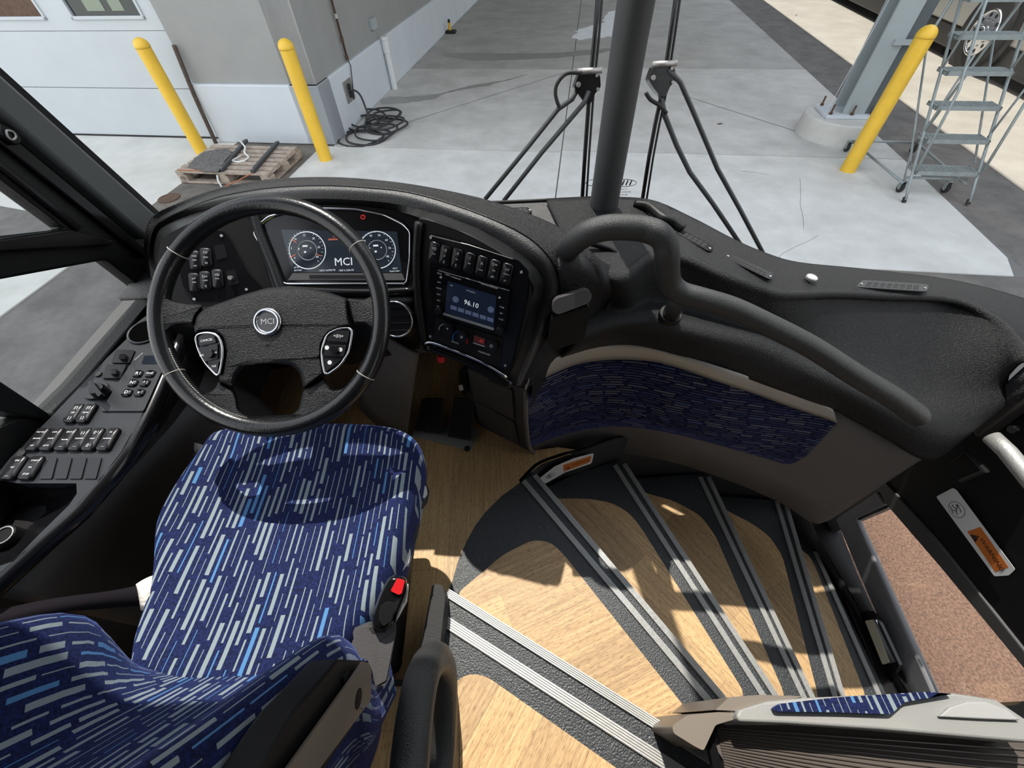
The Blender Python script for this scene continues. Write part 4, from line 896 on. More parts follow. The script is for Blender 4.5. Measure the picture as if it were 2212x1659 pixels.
# spokes
SPK = [('spoke', [(335, 612), (352, 635), (375, 650), (403, 656), (440, 658), (436, 670), (424, 684), (420, 704), (400, 700), (375, 706), (358, 722), (347, 748), (352, 785), (336, 770), (328, 700)]),
       ('spoke', [(748, 644), (785, 648), (805, 638), (812, 620), (830, 605), (838, 690), (830, 752), (812, 790), (812, 740), (803, 712), (785, 700), (762, 703), (755, 680)]),
       ('lower_spoke', [(472, 822), (500, 838), (507, 842), (513, 860), (516, 884), (533, 897), (580, 903), (628, 897), (645, 884), (650, 862), (654, 843), (700, 812), (712, 836), (730, 840), (748, 830), (768, 815), (790, 812), (770, 860), (720, 900), (660, 928), (595, 936), (530, 930), (465, 905), (410, 860), (372, 808), (395, 822), (425, 848), (450, 850), (466, 838)])]
for nm, pl_ in SPK: dome(nm, PW, pl_, -.017, .008, M['leather'], sw_, inset=7)
# badge
bq = circ(PW, 578, 695, .026, .016)
bd = disc('badge_base', PW, 578, 695, .0275, .012, .0175, M['panelblk'], sw_, n=40, bevel=.002)
b = MB(); b.tube(circ(PW, 578, 695, .0225, .0175, 48), .0046, 14, True); b.go('badge_ring', M['badge'], bd, smooth=True)
disc('badge_face', PW, 578, 695, .0190, .0175, .0200, M['badgeface'], bd, n=32, bevel=.001)
text('MCI', PW, 578, 695, .0155, M['dimwhite'], bd, h=.0204, name='badge_lettering')
pline('horn_mark', PW, [(570, 742), (574, 747), (582, 745)], .0165, .0009, M['rubber'], sw_, n=4)
# control pods
def pod(px, name):
    o = pprism(name, PW, px, .0, .017, M['gloss'], sw_, r=10, bevel=.002)
    pline('chrome_rim', PW, rpx(px, 12, 5), .0185, .0021, M['chrome'], o, closed=True, n=8)
    return o
lp_ = pod([(421, 724), (446, 717), (470, 722), (481, 745), (480, 780), (472, 815), (444, 785), (428, 755)], 'cruise_pod')
rp2 = pod([(762, 709), (733, 709), (706, 722), (695, 755), (696, 780), (703, 812), (735, 790), (755, 757)], 'wash_pod')
bt = pprism('button', PW, [(428, 727), (446, 723), (462, 727), (467, 740), (430, 747)], .017, .021, M['switch'], lp_, r=3, bevel=.001); text('CANCEL', PW, 446, 735, .0062, M['white'], bt, h=.0214, ang=.12)
bt = pprism('button', PW, [(430, 750), (470, 742), (470, 775), (440, 782)], .017, .020, M['switch'], lp_, r=3, bevel=.001); text('OFF', PW, 436, 768, .0052, M['white'], bt, h=.0204, ang=.1); text('ON', PW, 464, 762, .0052, M['white'], bt, h=.0204, ang=.1)
disc('rocker_knob', PW, 449, 764, .0085, .018, .027, M['gloss'], lp_, n=20, bevel=.003)
bt = pprism('button', PW, [(448, 787), (472, 781), (470, 808)], .017, .020, M['switch'], lp_, r=2, bevel=.001); text('RES', PW, 462, 791, .0055, M['white'], bt, h=.0204)
bt = pprism('button', PW, [(756, 714), (728, 714), (708, 728), (706, 736), (750, 740)], .017, .021, M['switch'], rp2, r=3, bevel=.001); text('=(D)=', PW, 731, 726, .0075, M['white'], bt, h=.0214, ang=-.1)
bt = pprism('button', PW, [(702, 744), (748, 746), (742, 770), (698, 768)], .017, .020, M['switch'], rp2, r=3, bevel=.001)
for x in (706, 735):
    disc('wash_symbol', PW, x, 751 + (x - 706) * .15, .0042, .020, .0206, M['white'], bt, n=10)
disc('rocker_knob', PW, 721, 755, .0085, .018, .027, M['gloss'], rp2, n=20, bevel=.003)
bt = pprism('button', PW, [(700, 774), (738, 776), (704, 803)], .017, .020, M['switch'], rp2, r=2, bevel=.001); disc('wash_symbol', PW, 712, 783, .0042, .020, .0206, M['white'], bt, n=10)
# steering column behind
stc = root('steering_column', 'dark steering column shroud running down behind the wheel', 'steering column', wc - PW.n * .2)
b = MB(); b.tube([wc - PW.n * .02, wc - PW.n * .09, wc - PW.n * .12, wc - PW.n * .34 + np.array([0, .03, -.05])], [.035, .04, .075, .07], 20); b.go('shroud', M['dashsmooth'], stc, smooth=True)
for s_, e in ((-1, 'turn_signal_stalk'), (1, 'retarder_stalk')):
    b = MB(); c = wc - PW.n * .10; b.tube([c, c + PW.u * s_ * .10 + PW.v * .02, c + PW.u * s_ * .155 + PW.v * .03 + PW.n * .02], [.007, .007, .010], 10); b.go(e, M['dashsmooth'], stc, smooth=True)

# ------------------------------------------------------------------ instrument cluster
ic = root('instrument_cluster', 'digital instrument cluster with two round gauges in a chrome-edged bezel', 'gauge cluster', PC.at(740, 540))
bez = [(548, 503), (556, 488), (580, 468), (625, 456), (700, 450), (770, 452), (830, 464), (870, 484), (886, 500), (885, 560), (878, 613), (740, 613), (612, 613), (590, 575)]
pprism('bezel_housing', PC, bez, 0, .006, M['gloss'], ic)
pline('chrome_edge', PC, rpx(bez, 8, 4), .010, .0028, M['chrome'], ic, closed=True, n=8)
scr = pprism('display', PC, [(607, 496), (857, 500), (868, 588), (632, 588)], .006, .009, M['screen'], ic)
pprism('display_lower_frame', PC, [(632, 590), (868, 590), (874, 605), (622, 605)], .006, .012, M['greyd'], ic)
pprism('button_strip', PC, [(668, 594), (800, 594), (802, 600), (668, 600)], .012, .0135, M['panelblk'], ic)
HG = .0105
def ring(name, cx, cy, r, rad, m, par, pl=PC, h=HG):
    b = MB(); b.tube(circ(pl, cx, cy, r, h, 48), rad, 4, True); return b.go(name, m, par)
def gauge(cx, cy, R_g, nums, needles):
    g = ring('gauge_ring', cx, cy, R_g, .0011, M['glow'], scr); ring('gauge_inner_ring', cx, cy, R_g * .52, .0009, M['glowdim'], scr)
    c = PC.loc(PC.at(cx, cy)); b = MB()
    for k in range(25):
        a = math.radians(225 - k * 270 / 24); q = .88 if k % 3 == 0 else .94
        b.tube([PC.pt(c[0] + R_g * q * math.cos(a), c[1] + R_g * q * math.sin(a), HG), PC.pt(c[0] + R_g * .98 * math.cos(a), c[1] + R_g * .98 * math.sin(a), HG)], .0005, 4)
    b.go('tick_marks', M['glow'], scr, kind='stuff')
    for k, s_ in enumerate(nums):
        a = math.radians(215 - k * 250 / (len(nums) - 1))
        text(s_, PC, 0, 0, .0068, M['glow'], scr, p=PC.pt(c[0] + R_g * .76 * math.cos(a), c[1] + R_g * .76 * math.sin(a), HG), name='gauge_number')
    for a, r0_, r1_ in needles:
        a = math.radians(a); b = MB(); b.tube([PC.pt(c[0] + R_g * r0_ * math.cos(a), c[1] + R_g * r0_ * math.sin(a), HG + .0005), PC.pt(c[0] + R_g * r1_ * math.cos(a), c[1] + R_g * r1_ * math.sin(a), HG + .0005)], .0008, 4); b.go('needle', M['redglow'], scr)
    for dx, dy, w_, h_ in ((0, .008, .012, .004), (-.001, -.006, .005, .004), (-.015, .002, .002, .005), (.013, .003, .002, .003)):
        b = MB(); p = [PC.pt(c[0] + dx + a * w_ / 2, c[1] + dy + bb * h_ / 2, HG) for a, bb in ((-1, -1), (1, -1), (1, 1), (-1, 1))]; b.add(p, [(0, 1, 2, 3)]); b.go('readout_bar', M['glow'], scr, solid=.0003)
gauge(664, 541, .0435, ['0', '5', '10', '15', '20', '25', '30'], [(140, .58, .92), (205, .6, .95), (-25, .6, .95)])
gauge(815, 540, .0435, ['10', '20', '30', '40', '50', '60', '70', '80'], [])
text('MCI', PC, 742, 566, .026, M['glow'], scr, h=HG)
text('THIS IS', PC, 727, 511, .0055, M['redglow'], scr, h=HG); text('DESIGNATED', PC, 724, 517, .0055, M['redglow'], scr, h=HG)
text('27.7V', PC, 641, 578, .0055, M['glow'], scr, h=HG); text('BATTERY', PC, 644, 584, .0045, M['glow'], scr, h=HG)
text('ODO 163760 MI', PC, 707, 584, .0055, M['glow'], scr, h=HG); text('TRIP A 3356 MI', PC, 748, 584, .0055, M['glow'], scr, h=HG)
text('195 F', PC, 853, 580, .0055, M['glow'], scr, h=HG); text('TRANS TEMP', PC, 852, 586, .0042, M['glow'], scr, h=HG)
ring('warning_light', 784, 469, .0048, .0011, M['redled'], ic, h=.008); text('!', PC, 784, 469, .007, M['redled'], ic, h=.008)
bezel_glint = pprism('painted_reflection', PC, [(556, 494), (560, 484), (575, 470), (606, 457), (600, 463), (575, 478)], .006, .0065, mat('lime_reflection', (.40, .44, .16), .5), ic)  # lime sliver paints a reflection on the bezel

# ------------------------------------------------------------------ rocker switches
def rocker(pl, cx, cy, w_, h_, ang, parent, marks, name='rocker_switch', m='switch', h0=.004):
    c = pl.loc(pl.at(cx, cy, h0 + .003)); cu, su = math.cos(ang), math.sin(ang)
    def q(a, bb, h): return pl.pt(c[0] + a * cu - bb * su, c[1] + a * su + bb * cu, h)
    out_ = rpx([(-w_ / 2, -h_ / 2), (w_ / 2, -h_ / 2), (w_ / 2, h_ / 2), (-w_ / 2, h_ / 2)], w_ * .28, 3)
    n = len(out_); levels = [(1, 0), (1, h0), (.9, h0 + .0035)]
    vs = []
    for s_, h in levels:
        for a, bb in out_:
            hh = h + (0 if h < h0 else .0022 * abs(bb) / (h_ / 2))
            vs.append(q(a * s_, bb * s_, hh))
    fs = []
    for i in range(2):
        for j in range(n): fs.append((i * n + j, i * n + (j + 1) % n, (i + 1) * n + (j + 1) % n, (i + 1) * n + j))
    k0 = len(vs); vs.append(q(0, 0, h0 + .0022))
    for j in range(n): fs.append((2 * n + j, 2 * n + (j + 1) % n, k0))
    o = mesh(name, vs, fs, M[m], parent, smooth=True)
    for s_, dy, sz in marks:
        text(s_, pl, 0, 0, sz, M['white'], o, p=q(0, dy * h_, h0 + .0048), ang=ang, name='symbol')
    return o
lsp = root('left_switch_panel', 'black switch panel with rockers left of the cluster behind the wheel', 'switch panel', PLF.at(470, 570))
pprism('panel_plate', PLF, [(372, 520), (400, 500), (478, 497), (492, 508), (535, 590), (572, 628), (560, 645), (425, 652), (395, 620)], 0, .004, M['gloss'], lsp, r=6, bevel=.002)
al = pang(PLF, (430, 605), (480, 601))
for (x, y), mk_ in {(421, 562): [('=O', .2, .007), ('AUX', 0, .004), ('OFF', -.3, .004)], (445, 556): [('O/', .25, .008), ('HEAT', 0, .004), ('O', -.3, .007)], (420, 610): [('o=', .2, .007), ('FAN', 0, .004), ('_', -.3, .009)],
                    (444, 606): [('D=', .2, .008), ('LAMP', 0, .004), ('C', -.3, .007)], (470, 602): [('=D', .2, .008), ('FOG', 0, .004), ('_', -.3, .009)]}.items():
    rocker(PLF, x, y, .024, .044, al - .12, lsp, mk_)
pprism('blank_plate', PLF, [(462, 530), (484, 527), (492, 556), (468, 562)], .004, .0055, M['switch'], lsp, r=3)
pk = pprism('socket_plate', PLF, [(487, 585), (508, 582), (517, 612), (494, 618)], .004, .0055, M['switch'], lsp, r=3)
b = MB(); c = PLF.at(500, 601, .006); b.tube([c, c + PLF.n * .012], [.006, .005], 12); b.go('light_knob', M['steelplate'], pk)
for x, y in ((478, 509), (532, 625), (419, 646)): disc('screw', PLF, x, y, .0032, .004, .0062, M['alu'], lsp, n=10)
# ------------------------------------------------------------------ radio pod
rsp = root('right_switch_panel', 'black panel with a row of seven rocker switches above the radio', 'switch panel', PR.at(1020, 555))
pprism('panel_plate', PR, [(928, 508), (938, 506), (1012, 527), (1120, 562), (1142, 586), (1138, 640), (1104, 790), (1093, 800), (915, 738), (922, 700), (930, 560)], 0, .004, M['gloss'], rsp, r=5, bevel=.002)
pline('plate_edge', PR, [(931, 509), (1012, 529), (1108, 560)], .0045, .0012, M['steelplate'], rsp, n=4)
ar_ = pang(PR, (937, 548), (1098, 600))
for k, (x, y, mk_) in enumerate([(938, 546, [('=D', .2, .008), ('FOG', -.05, .004), ('_', -.3, .010)]), (961, 553, [('-S', .28, .008), ('FT', 0, .004), ('S', -.28, .008)]), (987, 560, [('-S', .28, .008), ('RR', 0, .004), ('S', -.28, .008)]),
                                 (1014, 569, [('/', .25, .010), ('DIM', 0, .004), ('_', -.3, .010)]), (1040, 576, [('^', .1, .014), ('FLASH', -.15, .0035), ('_', -.3, .010)]), (1067, 584, [('D=', .28, .009), ('ABS', 0, .004), ('d=', -.3, .008)]), (1094, 592, [('=//', .22, .008), ('EXHAUST', 0, .0032), ('=/', -.32, .007)])]):
    rocker(PR, x, y, .024, .047, ar_, rsp, mk_)
for x, y in ((930, 513), (1126, 588), (929, 727), (1091, 790)): disc('screw', PR, x, y, .0032, .004, .0062, M['alu'], rsp, n=10)
rd = root('radio', 'touchscreen double-size radio showing a station frequency in the right dash pod', 'radio', PR.at(1020, 650))
pprism('chassis', PR, [(944, 582), (1101, 626), (1088, 727), (942, 680)], .004, .014, M['gloss'], rd, r=3, bevel=.0015)
rs_ = pprism('display', PR, [(967, 607), (1072, 640), (1066, 712), (961, 674)], .014, .0155, M['screenblue'], rd)
pprism('silver_bar', PR, [(958, 676), (1067, 709), (1066, 714), (956, 680)], .014, .017, M['alu'], rd)
pline('top_line', PR, [(946, 584), (1100, 628)], .0145, .0006, M['dimwhite'], rd, n=4)
ag = pang(PR, (967, 607), (1072, 640))
text('96.10', PR, 1018, 657, .016, M['glow'], rs_, h=.0165, ang=ag)
text('FM', PR, 975, 617, .005, M['glowdim'], rs_, h=.0165, ang=ag); text('FM RADIO', PR, 1017, 630, .0045, M['glowdim'], rs_, h=.0165, ang=ag)
for i in range(6):
    x, y = 980 + i * 15.8, 665 + i * 5.1
    pprism('preset_button', PR, [(x - 6.5, y - 6), (x + 6.5, y - 2), (x + 6, y + 6), (x - 7, y + 2)], .0155, .0162, M['button'], rs_)
disc('seek_button', PR, 984, 647, .0075, .0155, .0162, M['button'], rs_, n=20); disc('seek_button', PR, 1060, 669, .0075, .0155, .0162, M['button'], rs_, n=20)
for i, (x, y, s_) in enumerate([(949, 591, 'MUTE'), (967, 594, 'MEDIA'), (985, 601, 'TOURSMART')]): text(s_, PR, x, y, .0042, M['white'], rd, h=.0145, ang=ag)
text('AM/FM/DVD/MP3/BT', PR, 1057, 618, .0045, M['white'], rd, h=.0145, ang=ag)
for i, s_ in enumerate(['NAV', 'RADIO', 'DISC', 'AUX', 'VOL']): text(s_, PR, 948.5 - i * .5, 610 + i * 13, .0042, M['white'], rd, h=.0145, ang=ag)
for i, s_ in enumerate(['TUNE', 'SRC', 'TUNE']): text(s_, PR, 1084 - i * 1, 664 + i * 13, .0042, M['white'], rd, h=.0145, ang=ag)
disc('power_button', PR, 952, 599, .003, .014, .0155, M['dimwhite'], rd, n=12)
disc('knob', PR, 945, 673, .008, .014, .026, M['switch'], rd, n=20, bevel=.002); disc('knob', PR, 1077, 716, .008, .014, .026, M['switch'], rd, n=20, bevel=.002)
b = MB(); c = PR.loc(PR.at(1083, 638)); b.add([PR.pt(c[0] - .0035, c[1] - .002, .0148), PR.pt(c[0] + .0035, c[1] - .002, .0148), PR.pt(c[0], c[1] + .003, .0148)], [(0, 1, 2)]); b.go('eject_symbol', M['white'], rd, solid=.0003)
# climate controls
cl_ = root('climate_control', 'climate control panel with two knobs, blue-red arc and red display below the radio', 'climate control', PR.at(1010, 740))
pprism('panel_plate', PR, [(940, 686), (1086, 731), (1080, 785), (1070, 790), (944, 745), (938, 735)], .004, .008, M['panelblk'], cl_, r=4, bevel=.001)
def arc_(pl, x, y, r, a0, a1, m, par, rad=.0014, nm='arc'):
    c = pl.loc(pl.at(x, y)); b = MB(); b.tube([pl.pt(c[0] + r * math.cos(math.radians(a)), c[1] + r * math.sin(math.radians(a)), .0088) for a in np.linspace(a0, a1, 14)], rad, 4); return b.go(nm, m, par)
for x, y, nm in ((966, 712, 'fan_knob'), (997, 728, 'temperature_knob'), (1061, 748, 'passenger_knob')):
    kb = disc(nm, PR, x, y, .0150, .008, .012, M['switch'], cl_, n=28, bevel=.001); disc('knob_cap', PR, x, y, .0115, .012, .026, M['switch'], kb, n=28, r2=.0100, bevel=.002)
    text({'fan_knob': '*', 'temperature_knob': '#', 'passenger_knob': 'O'}[nm], PR, x, y, .011, M['white'], kb, h=.0265, ang=ag, name='symbol')
arc_(PR, 966, 712, .0175, 175, 20, M['dimwhite'], cl_, .0012, 'fan_scale'); arc_(PR, 997, 728, .0185, 200, 95, M['bluearc'], cl_, .0022, 'cold_arc'); arc_(PR, 997, 728, .0185, 90, -40, M['red'], cl_, .0022, 'hot_arc')
pprism('display', PR, [(1024, 724), (1048, 732), (1046, 746), (1023, 738)], .008, .009, M['redled'], cl_) if False else pprism('display', PR, [(1024, 724), (1048, 732), (1046, 746), (1023, 738)], .008, .009, mat('red_display', (.05, .01, .008), .2, emit=(.12, .015, .01), es=.15), cl_)
text('62', PR, 1040, 737, .010, M['redled'], cl_, h=.0094, ang=ag)
pprism('pointer_line', PR, [(1022, 740), (1047, 748), (1047, 749.5), (1022, 741.5)], .008, .009, M['white'], cl_)
text('DRIVER', PR, 983, 740, .006, M['white'], cl_, h=.0084, ang=ag); text('PASSENGER', PR, 1046, 763, .006, M['white'], cl_, h=.0084, ang=ag)
# round vent right of the wheel
vt = root('round_air_vent', 'round black air vent with chrome ring between wheel and radio', 'air vent', PC.at(853, 690))
PV = PL(Pz(853, 690, 1.66), (-.1, -.85, .5))
disc('vent_body', PV, 853, 690, .043, -.03, .0, M['panelblk'], vt, n=32)
b = MB(); b.tube(circ(PV, 853, 690, .043, .002, 40), .0024, 8, True); b.go('chrome_ring', M['chrome'], vt, smooth=True)
c = PV.loc(PV.at(853, 690))
for k in range(4):
    yy = -.026 + k * .0175; hw = math.sqrt(max(.0001, .040 ** 2 - yy ** 2)); b = MB(); b.add([PV.pt(c[0] - hw, c[1] + yy, .003), PV.pt(c[0] + hw, c[1] + yy, .003), PV.pt(c[0] + hw, c[1] + yy + .008, -.008), PV.pt(c[0] - hw, c[1] + yy + .008, -.008)], [(0, 1, 2, 3)]); b.go('louvre', M['gloss'], vt, solid=.002)
# storage pod on the dash
sp = root('ticket_pod', 'small black lidded pod on the dash edge right of the radio', 'storage pod', Pz(1230, 690, 1.6))
PP = PL(Pz(1225, 700, 1.665), (-.05, -.95, .25))
pprism('pod_body', PP, [(1192, 687), (1273, 660), (1276, 672), (1262, 734), (1204, 755), (1181, 744)], -.06, .006, M['dashsmooth'], sp, r=6, bevel=.004)
PP2 = PL(PP.at(1235, 668, .01), (-.08, -.85, .5))
pprism('lid', PP2, [(1194, 654), (1203, 645), (1266, 625), (1278, 632), (1278, 645), (1272, 655), (1206, 680), (1192, 672)], -.03, .012, M['greyd'], sp, r=6, bevel=.006, seg=3)
# ------------------------------------------------------------------ dash handrail
hr = root('grab_rail', 'thick black grab rail looping over the dash beside the radio pod', 'grab rail', Pz(1330, 600, 1.7))
path = [(1212, 566, 1.70), (1217, 556, 1.755), (1232, 533, 1.81), (1262, 508, 1.85), (1300, 494, 1.868), (1340, 491, 1.87), (1385, 494, 1.865), (1418, 504, 1.86), (1436, 522, 1.845), (1441, 548, 1.82), (1442, 585, 1.77), (1448, 612, 1.73), (1470, 632, 1.71), (1510, 644, 1.70), (1580, 665, 1.68), (1650, 697, 1.655), (1750, 748, 1.61), (1850, 812, 1.56), (1930, 860, 1.51), (1985, 900, 1.46)]
b = MB(); b.tube(cr(P3(path), 5), .0262, 20); b.go('rail_tube', M['handle'], hr, smooth=True)
b = MB(); b.tube(P3([(1478, 636, 1.70), (1462, 655, 1.66), (1449, 678, 1.60)]), .0215, 16); b.go('support_leg', M['handle'], hr, smooth=True)
b = MB(); q = Pz(1450, 676, 1.60); b.tube([q, q + np.array([0, .004, -.02])], .030, 20); b.go('mounting_flange', M['dashsmooth'], hr, bevel=.003)
b = MB(); q = P3([(1212, 568, 1.70), (1218, 556, 1.735)]); b.tube(q, .033, 20); b.go('rail_collar', M['dashsmooth'], hr, smooth=True)
b = MB(); b.tube(P3([(1325, 545, 1.695), (1334, 600, 1.69), (1326, 650, 1.60)]), .004, 8); tag(b.go('trim_strip', M['chrome'], dash, smooth=True)); 
b = MB(); b.tube(cr(P3([(1232, 515, 1.74), (1330, 545, 1.70), (1337, 600, 1.67), (1315, 655, 1.60), (1275, 700, 1.55)]), 5), .008, 8); b.go('shoulder_seam', M['dashsmooth'], dash, smooth=True)
sh = loft('pod_shoulder', [P3([(1225, 512, 1.78), (1205, 560, 1.79), (1213, 640, 1.71), (1190, 690, 1.65)]), P3([(1262, 530, 1.765), (1262, 575, 1.765), (1262, 645, 1.68), (1235, 690, 1.62)]), P3([(1295, 560, 1.735), (1300, 612, 1.70), (1288, 655, 1.63), (1262, 700, 1.58)]), P3([(1325, 575, 1.695), (1332, 620, 1.66), (1305, 665, 1.59), (1275, 710, 1.55)])], M['leather'], dash, k=4, kr=3, solid=.006)
# dash vents
def vent(label, pl, quad, n=8, group='defrost vents in the dash top'):
    t = root('defrost_vent', label, 'vent', pl.at(*quad[0]), 0, group)
    a, b_, c_, d_ = [np.array(q, float) for q in quad]
    pprism('vent_frame', pl, rpx([a, b_, c_, d_], 8, 4), -.002, .004, M['switch'], t, bevel=.0015)
    def L(u, v): return (a * (1 - u) + b_ * u) * (1 - v) + (d_ * (1 - u) + c_ * u) * v
    for i in range(n):
        for j in range(2):
            u0, u1 = .12 + .76 * i / n, .12 + .76 * (i + .78) / n; v0, v1 = .18 + .33 * j, .18 + .33 * j + .27
            pprism('slot', pl, [L(u0, v0), L(u1, v0), L(u1, v1), L(u0, v1)], .004, .0045, M['rubber'], t)
    for u in (.05, .95):
        q = L(u, .5); disc('screw', pl, q[0], q[1], .003, .004, .0055, M['alu'], t, n=10)
    return t
vent('leftmost small defrost vent behind the instrument hood', flat(1.697), [(1085, 449), (1142, 447), (1152, 459), (1098, 463)], 5)
vent('curved defrost vent nearest the right wiper', PL(Pz(1485, 510, 1.678), (.08, -.1, 1)), [(1440, 478), (1545, 533), (1533, 544), (1428, 488)], 8)
vent('middle defrost vent on the right half of the dash', PL(Pz(1610, 575, 1.640), (.12, -.1, 1)), [(1574, 545), (1674, 592), (1665, 605), (1562, 555)], 8)
vent('long defrost vent at the far right of the dash', PL(Pz(1925, 618, 1.545), (.1, -.05, 1)), [(1860, 604), (2008, 614), (2005, 630), (1848, 620)], 8)
o = root('sunload_sensor', 'small white round disc on the right dash top', 'sensor', Pz(1755, 598, 1.6))
ps = PL(Pz(1755, 598, 1.60), (.08, -.05, 1)); disc('disc', ps, 1755, 598, .015, -.003, .004, M['lightgrey'], o, n=20, bevel=.002); disc('lens', ps, 1755, 598, .010, .004, .0055, M['white'], o, n=16)
b = MB(); b.tube(cr(P3([(1372, 442, 1.70), (1400, 446, 1.708), (1430, 470, 1.708), (1455, 480, 1.70), (1476, 495, 1.69)]), 4), .013, 10)
sb = b.go('cover_strip', M['dashsmooth'], smooth=True); tag(sb, 'raised black cover strip with screws on the dash right of the post', 'trim cover')
# steering / pedals
pd = root('pedal_plate', 'steel pedal base plate on the wooden floor', 'pedal plate', Pz(960, 950, 1.0))
pprism('base_plate', flat(1.0), [(888, 940), (902, 918), (1035, 925), (1018, 973)], .0, .008, M['brushed'], pd, r=5, bevel=.003)
disc('bolt', flat(1.008), 1009, 968, .011, 0, .006, M['rubber'], pd, n=16)
def pedal(lab, nm, base, px, cat='pedal'):
    t = root(nm, lab, cat, Pz(*base, 1.01)); c = Pz(*base, 1.02); pl = PL(c, (0, -.82, .57))
    pprism('pedal_pad', pl, px, -.006, .008, M['rubber'], t, r=5, bevel=.002)
    a, b_, c_, d_ = [np.array(q, float) for q in px[:4]]
    for k in range(7):
        u = .1 + .8 * k / 6; p, q = a * (1 - u) + b_ * u, d_ * (1 - u) + c_ * u
        b = MB(); b.tube([pl.at(*(p * .94 + q * .06), .009), pl.at(*(p * .06 + q * .94), .009)], .0025, 6); b.go('tread_rib', M['panelblk'], t)
    return t
pedal('ribbed black brake pedal in the dark footwell, left one', 'brake_pedal', (925, 938), [(912, 862), (958, 862), (952, 938), (896, 930)])
pedal('ribbed black accelerator pedal, right one by the cabinet', 'accelerator_pedal', (990, 948), [(980, 862), (1025, 862), (1018, 952), (966, 944)])
b = MB(); q = Pz(952, 768, 1.52); b.tube([q, q + np.array([0, -.004, -.018])], [.010, .011], 14); tag(b.go('red_knob', M['red'], bevel=.002), 'small red knob under the radio pod lip', 'knob')
# kneeboard brown panel right of wheel
b = loft('knee_panel', [P3([(800, 700, 1.62), (870, 745, 1.56), (905, 760, 1.52)]), P3([(790, 800, 1.35), (850, 860, 1.25), (885, 900, 1.15)]), P3([(780, 880, 1.15), (830, 925, 1.05), (880, 940, 1.01)])], M['grey'], None, k=4, kr=2, solid=.01)
tag(b, 'brown-grey knee panel between steering wheel and pedals', 'panel')
# ------------------------------------------------------------------ driver's seat
seat = root('driver_seat', 'driver seat in dark blue fabric with pale dash pattern', 'seat', (-.48, .3, 1.0))
oc = [(475, 938), (560, 926), (640, 921), (700, 921), (780, 922), (850, 929), (890, 943), (908, 965), (913, 1000), (906, 1060), (884, 1150), (862, 1230), (822, 1320), (775, 1385), (740, 1420), (570, 1530), (400, 1540), (300, 1480), (296, 1420), (308, 1368), (325, 1315), (340, 1250), (343, 1180), (350, 1130), (378, 1070), (418, 1010), (448, 970)]
O_ = cr([Pz(x, y, 1.452) for x, y in oc], 3, True)
cen = np.array([-.485, .34, 0])
def cring(s, z, dish=0.0):
    o = []
    for p in O_:
        q = cen + (p - cen) * np.array([s, s, 0]); q[2] = z
        o.append(q)
    return o
rings = [cring(.90, 1.33), cring(.985, 1.36), cring(1.0, 1.41), cring(1.0, 1.45), cring(.975, 1.478), cring(.93, 1.492), cring(.86, 1.495), cring(.74, 1.486), cring(.5, 1.478), cring(.25, 1.476), cring(.02, 1.476)]
n = len(O_); vs = [v for r in rings for v in r]; fs = [(i * n + j, i * n + (j + 1) % n, (i + 1) * n + (j + 1) % n, (i + 1) * n + j) for i in range(len(rings) - 1) for j in range(n)]
fs.append(tuple((len(rings) - 1) * n + j for j in range(n)))
rw = random.Random(5)
cu_ = mesh('seat_cushion', vs, fs, M['fabric'], seat, smooth=True, uvs=[(v[0] * 1.0 + .03 * (1.47 - v[2]), v[1] + (1.48 - v[2]) * .6) for v in vs], sub=1)
# backrest
def ss(t): t = max(0.0, min(1.0, t)); return t * t * (3 - 2 * t)
hs_ = [1.38, 1.44, 1.49, 1.54, 1.59, 1.64, 1.70, 1.76, 1.82, 1.88, 1.94, 1.98, 2.0]
ss_ = [-1.0, -.985, -.95, -.89, -.81, -.72, -.62, -.50, -.36, -.2, 0, .2, .36, .50, .62, .72, .81, .89, .95, .985, 1.0]
vs, uv, rowsb = [], [], []
XC, HWID = -.468, .250
for h in hs_:
    yc = .095 - .45 * (h - 1.46); A = .115 * ss((h - 1.46) / .22); wd = HWID * (1 if h < 1.9 else 1 - .25 * ((h - 1.9) / .21) ** 2) * (.93 + .07 * ss((h - 1.38) / .2))
    row = []
    for s_ in ss_:
        a = abs(s_); A2 = A if s_ > 0 else A * 1.32 + .01 * ss((h - 1.4) / .2); bol = A2 * ss((a - .40) / .38); edge = -(.075 + .3 * A) * ss((a - .82) / .18) ** 1.6
        row.append((np.array([XC + wd * s_, yc + bol + edge, h + .01 * bol]), (XC + wd * s_ * 1.06 + (0.06 if s_ > 0 else -.06) * ss((a - .4) / .38), h * 1.1)))
    for s_ in (.97, .6, 0, -.6, -.97):
        row.append((np.array([XC + wd * s_, yc - .10, h]), (XC + wd * s_, h)))
    nr = []
    for i_, (p_, _) in enumerate(row):
        if i_ < len(ss_):
            a = abs(ss_[i_]); ext_ = HWID * a + .055 * ss((a - .40) / .38) + .05 * ss((a - .82) / .18)
            uu = math.copysign(ext_, ss_[i_]) * 1.1 if ss_[i_] else 0.0
        else: uu = p_[0] - XC
        nr.append((p_, (uu, h * 1.25)))
    rowsb.append(nr)
n = len(rowsb[0]); vs = [p for r in rowsb for p, _ in r]; uv = [u for r in rowsb for _, u in r]
fs = [(i * n + j, i * n + (j + 1) % n, (i + 1) * n + (j + 1) % n, (i + 1) * n + j) for i in range(len(rowsb) - 1) for j in range(n)]
fs.append(tuple((len(rowsb) - 1) * n + j for j in range(n)))
bk = mesh('backrest', vs, fs, M['fabric'], seat, smooth=True, uvs=uv, sub=1)
bm = bmesh.new(); bm.from_mesh(bk.data); bmesh.ops.recalc_face_normals(bm, faces=bm.faces); bm.to_mesh(bk.data); bm.free()
b = MB(); b.box((-.485, .30, 1.24), (.40, .40, .18)); b.go('seat_base', M['panelblk'], seat, bevel=.02)
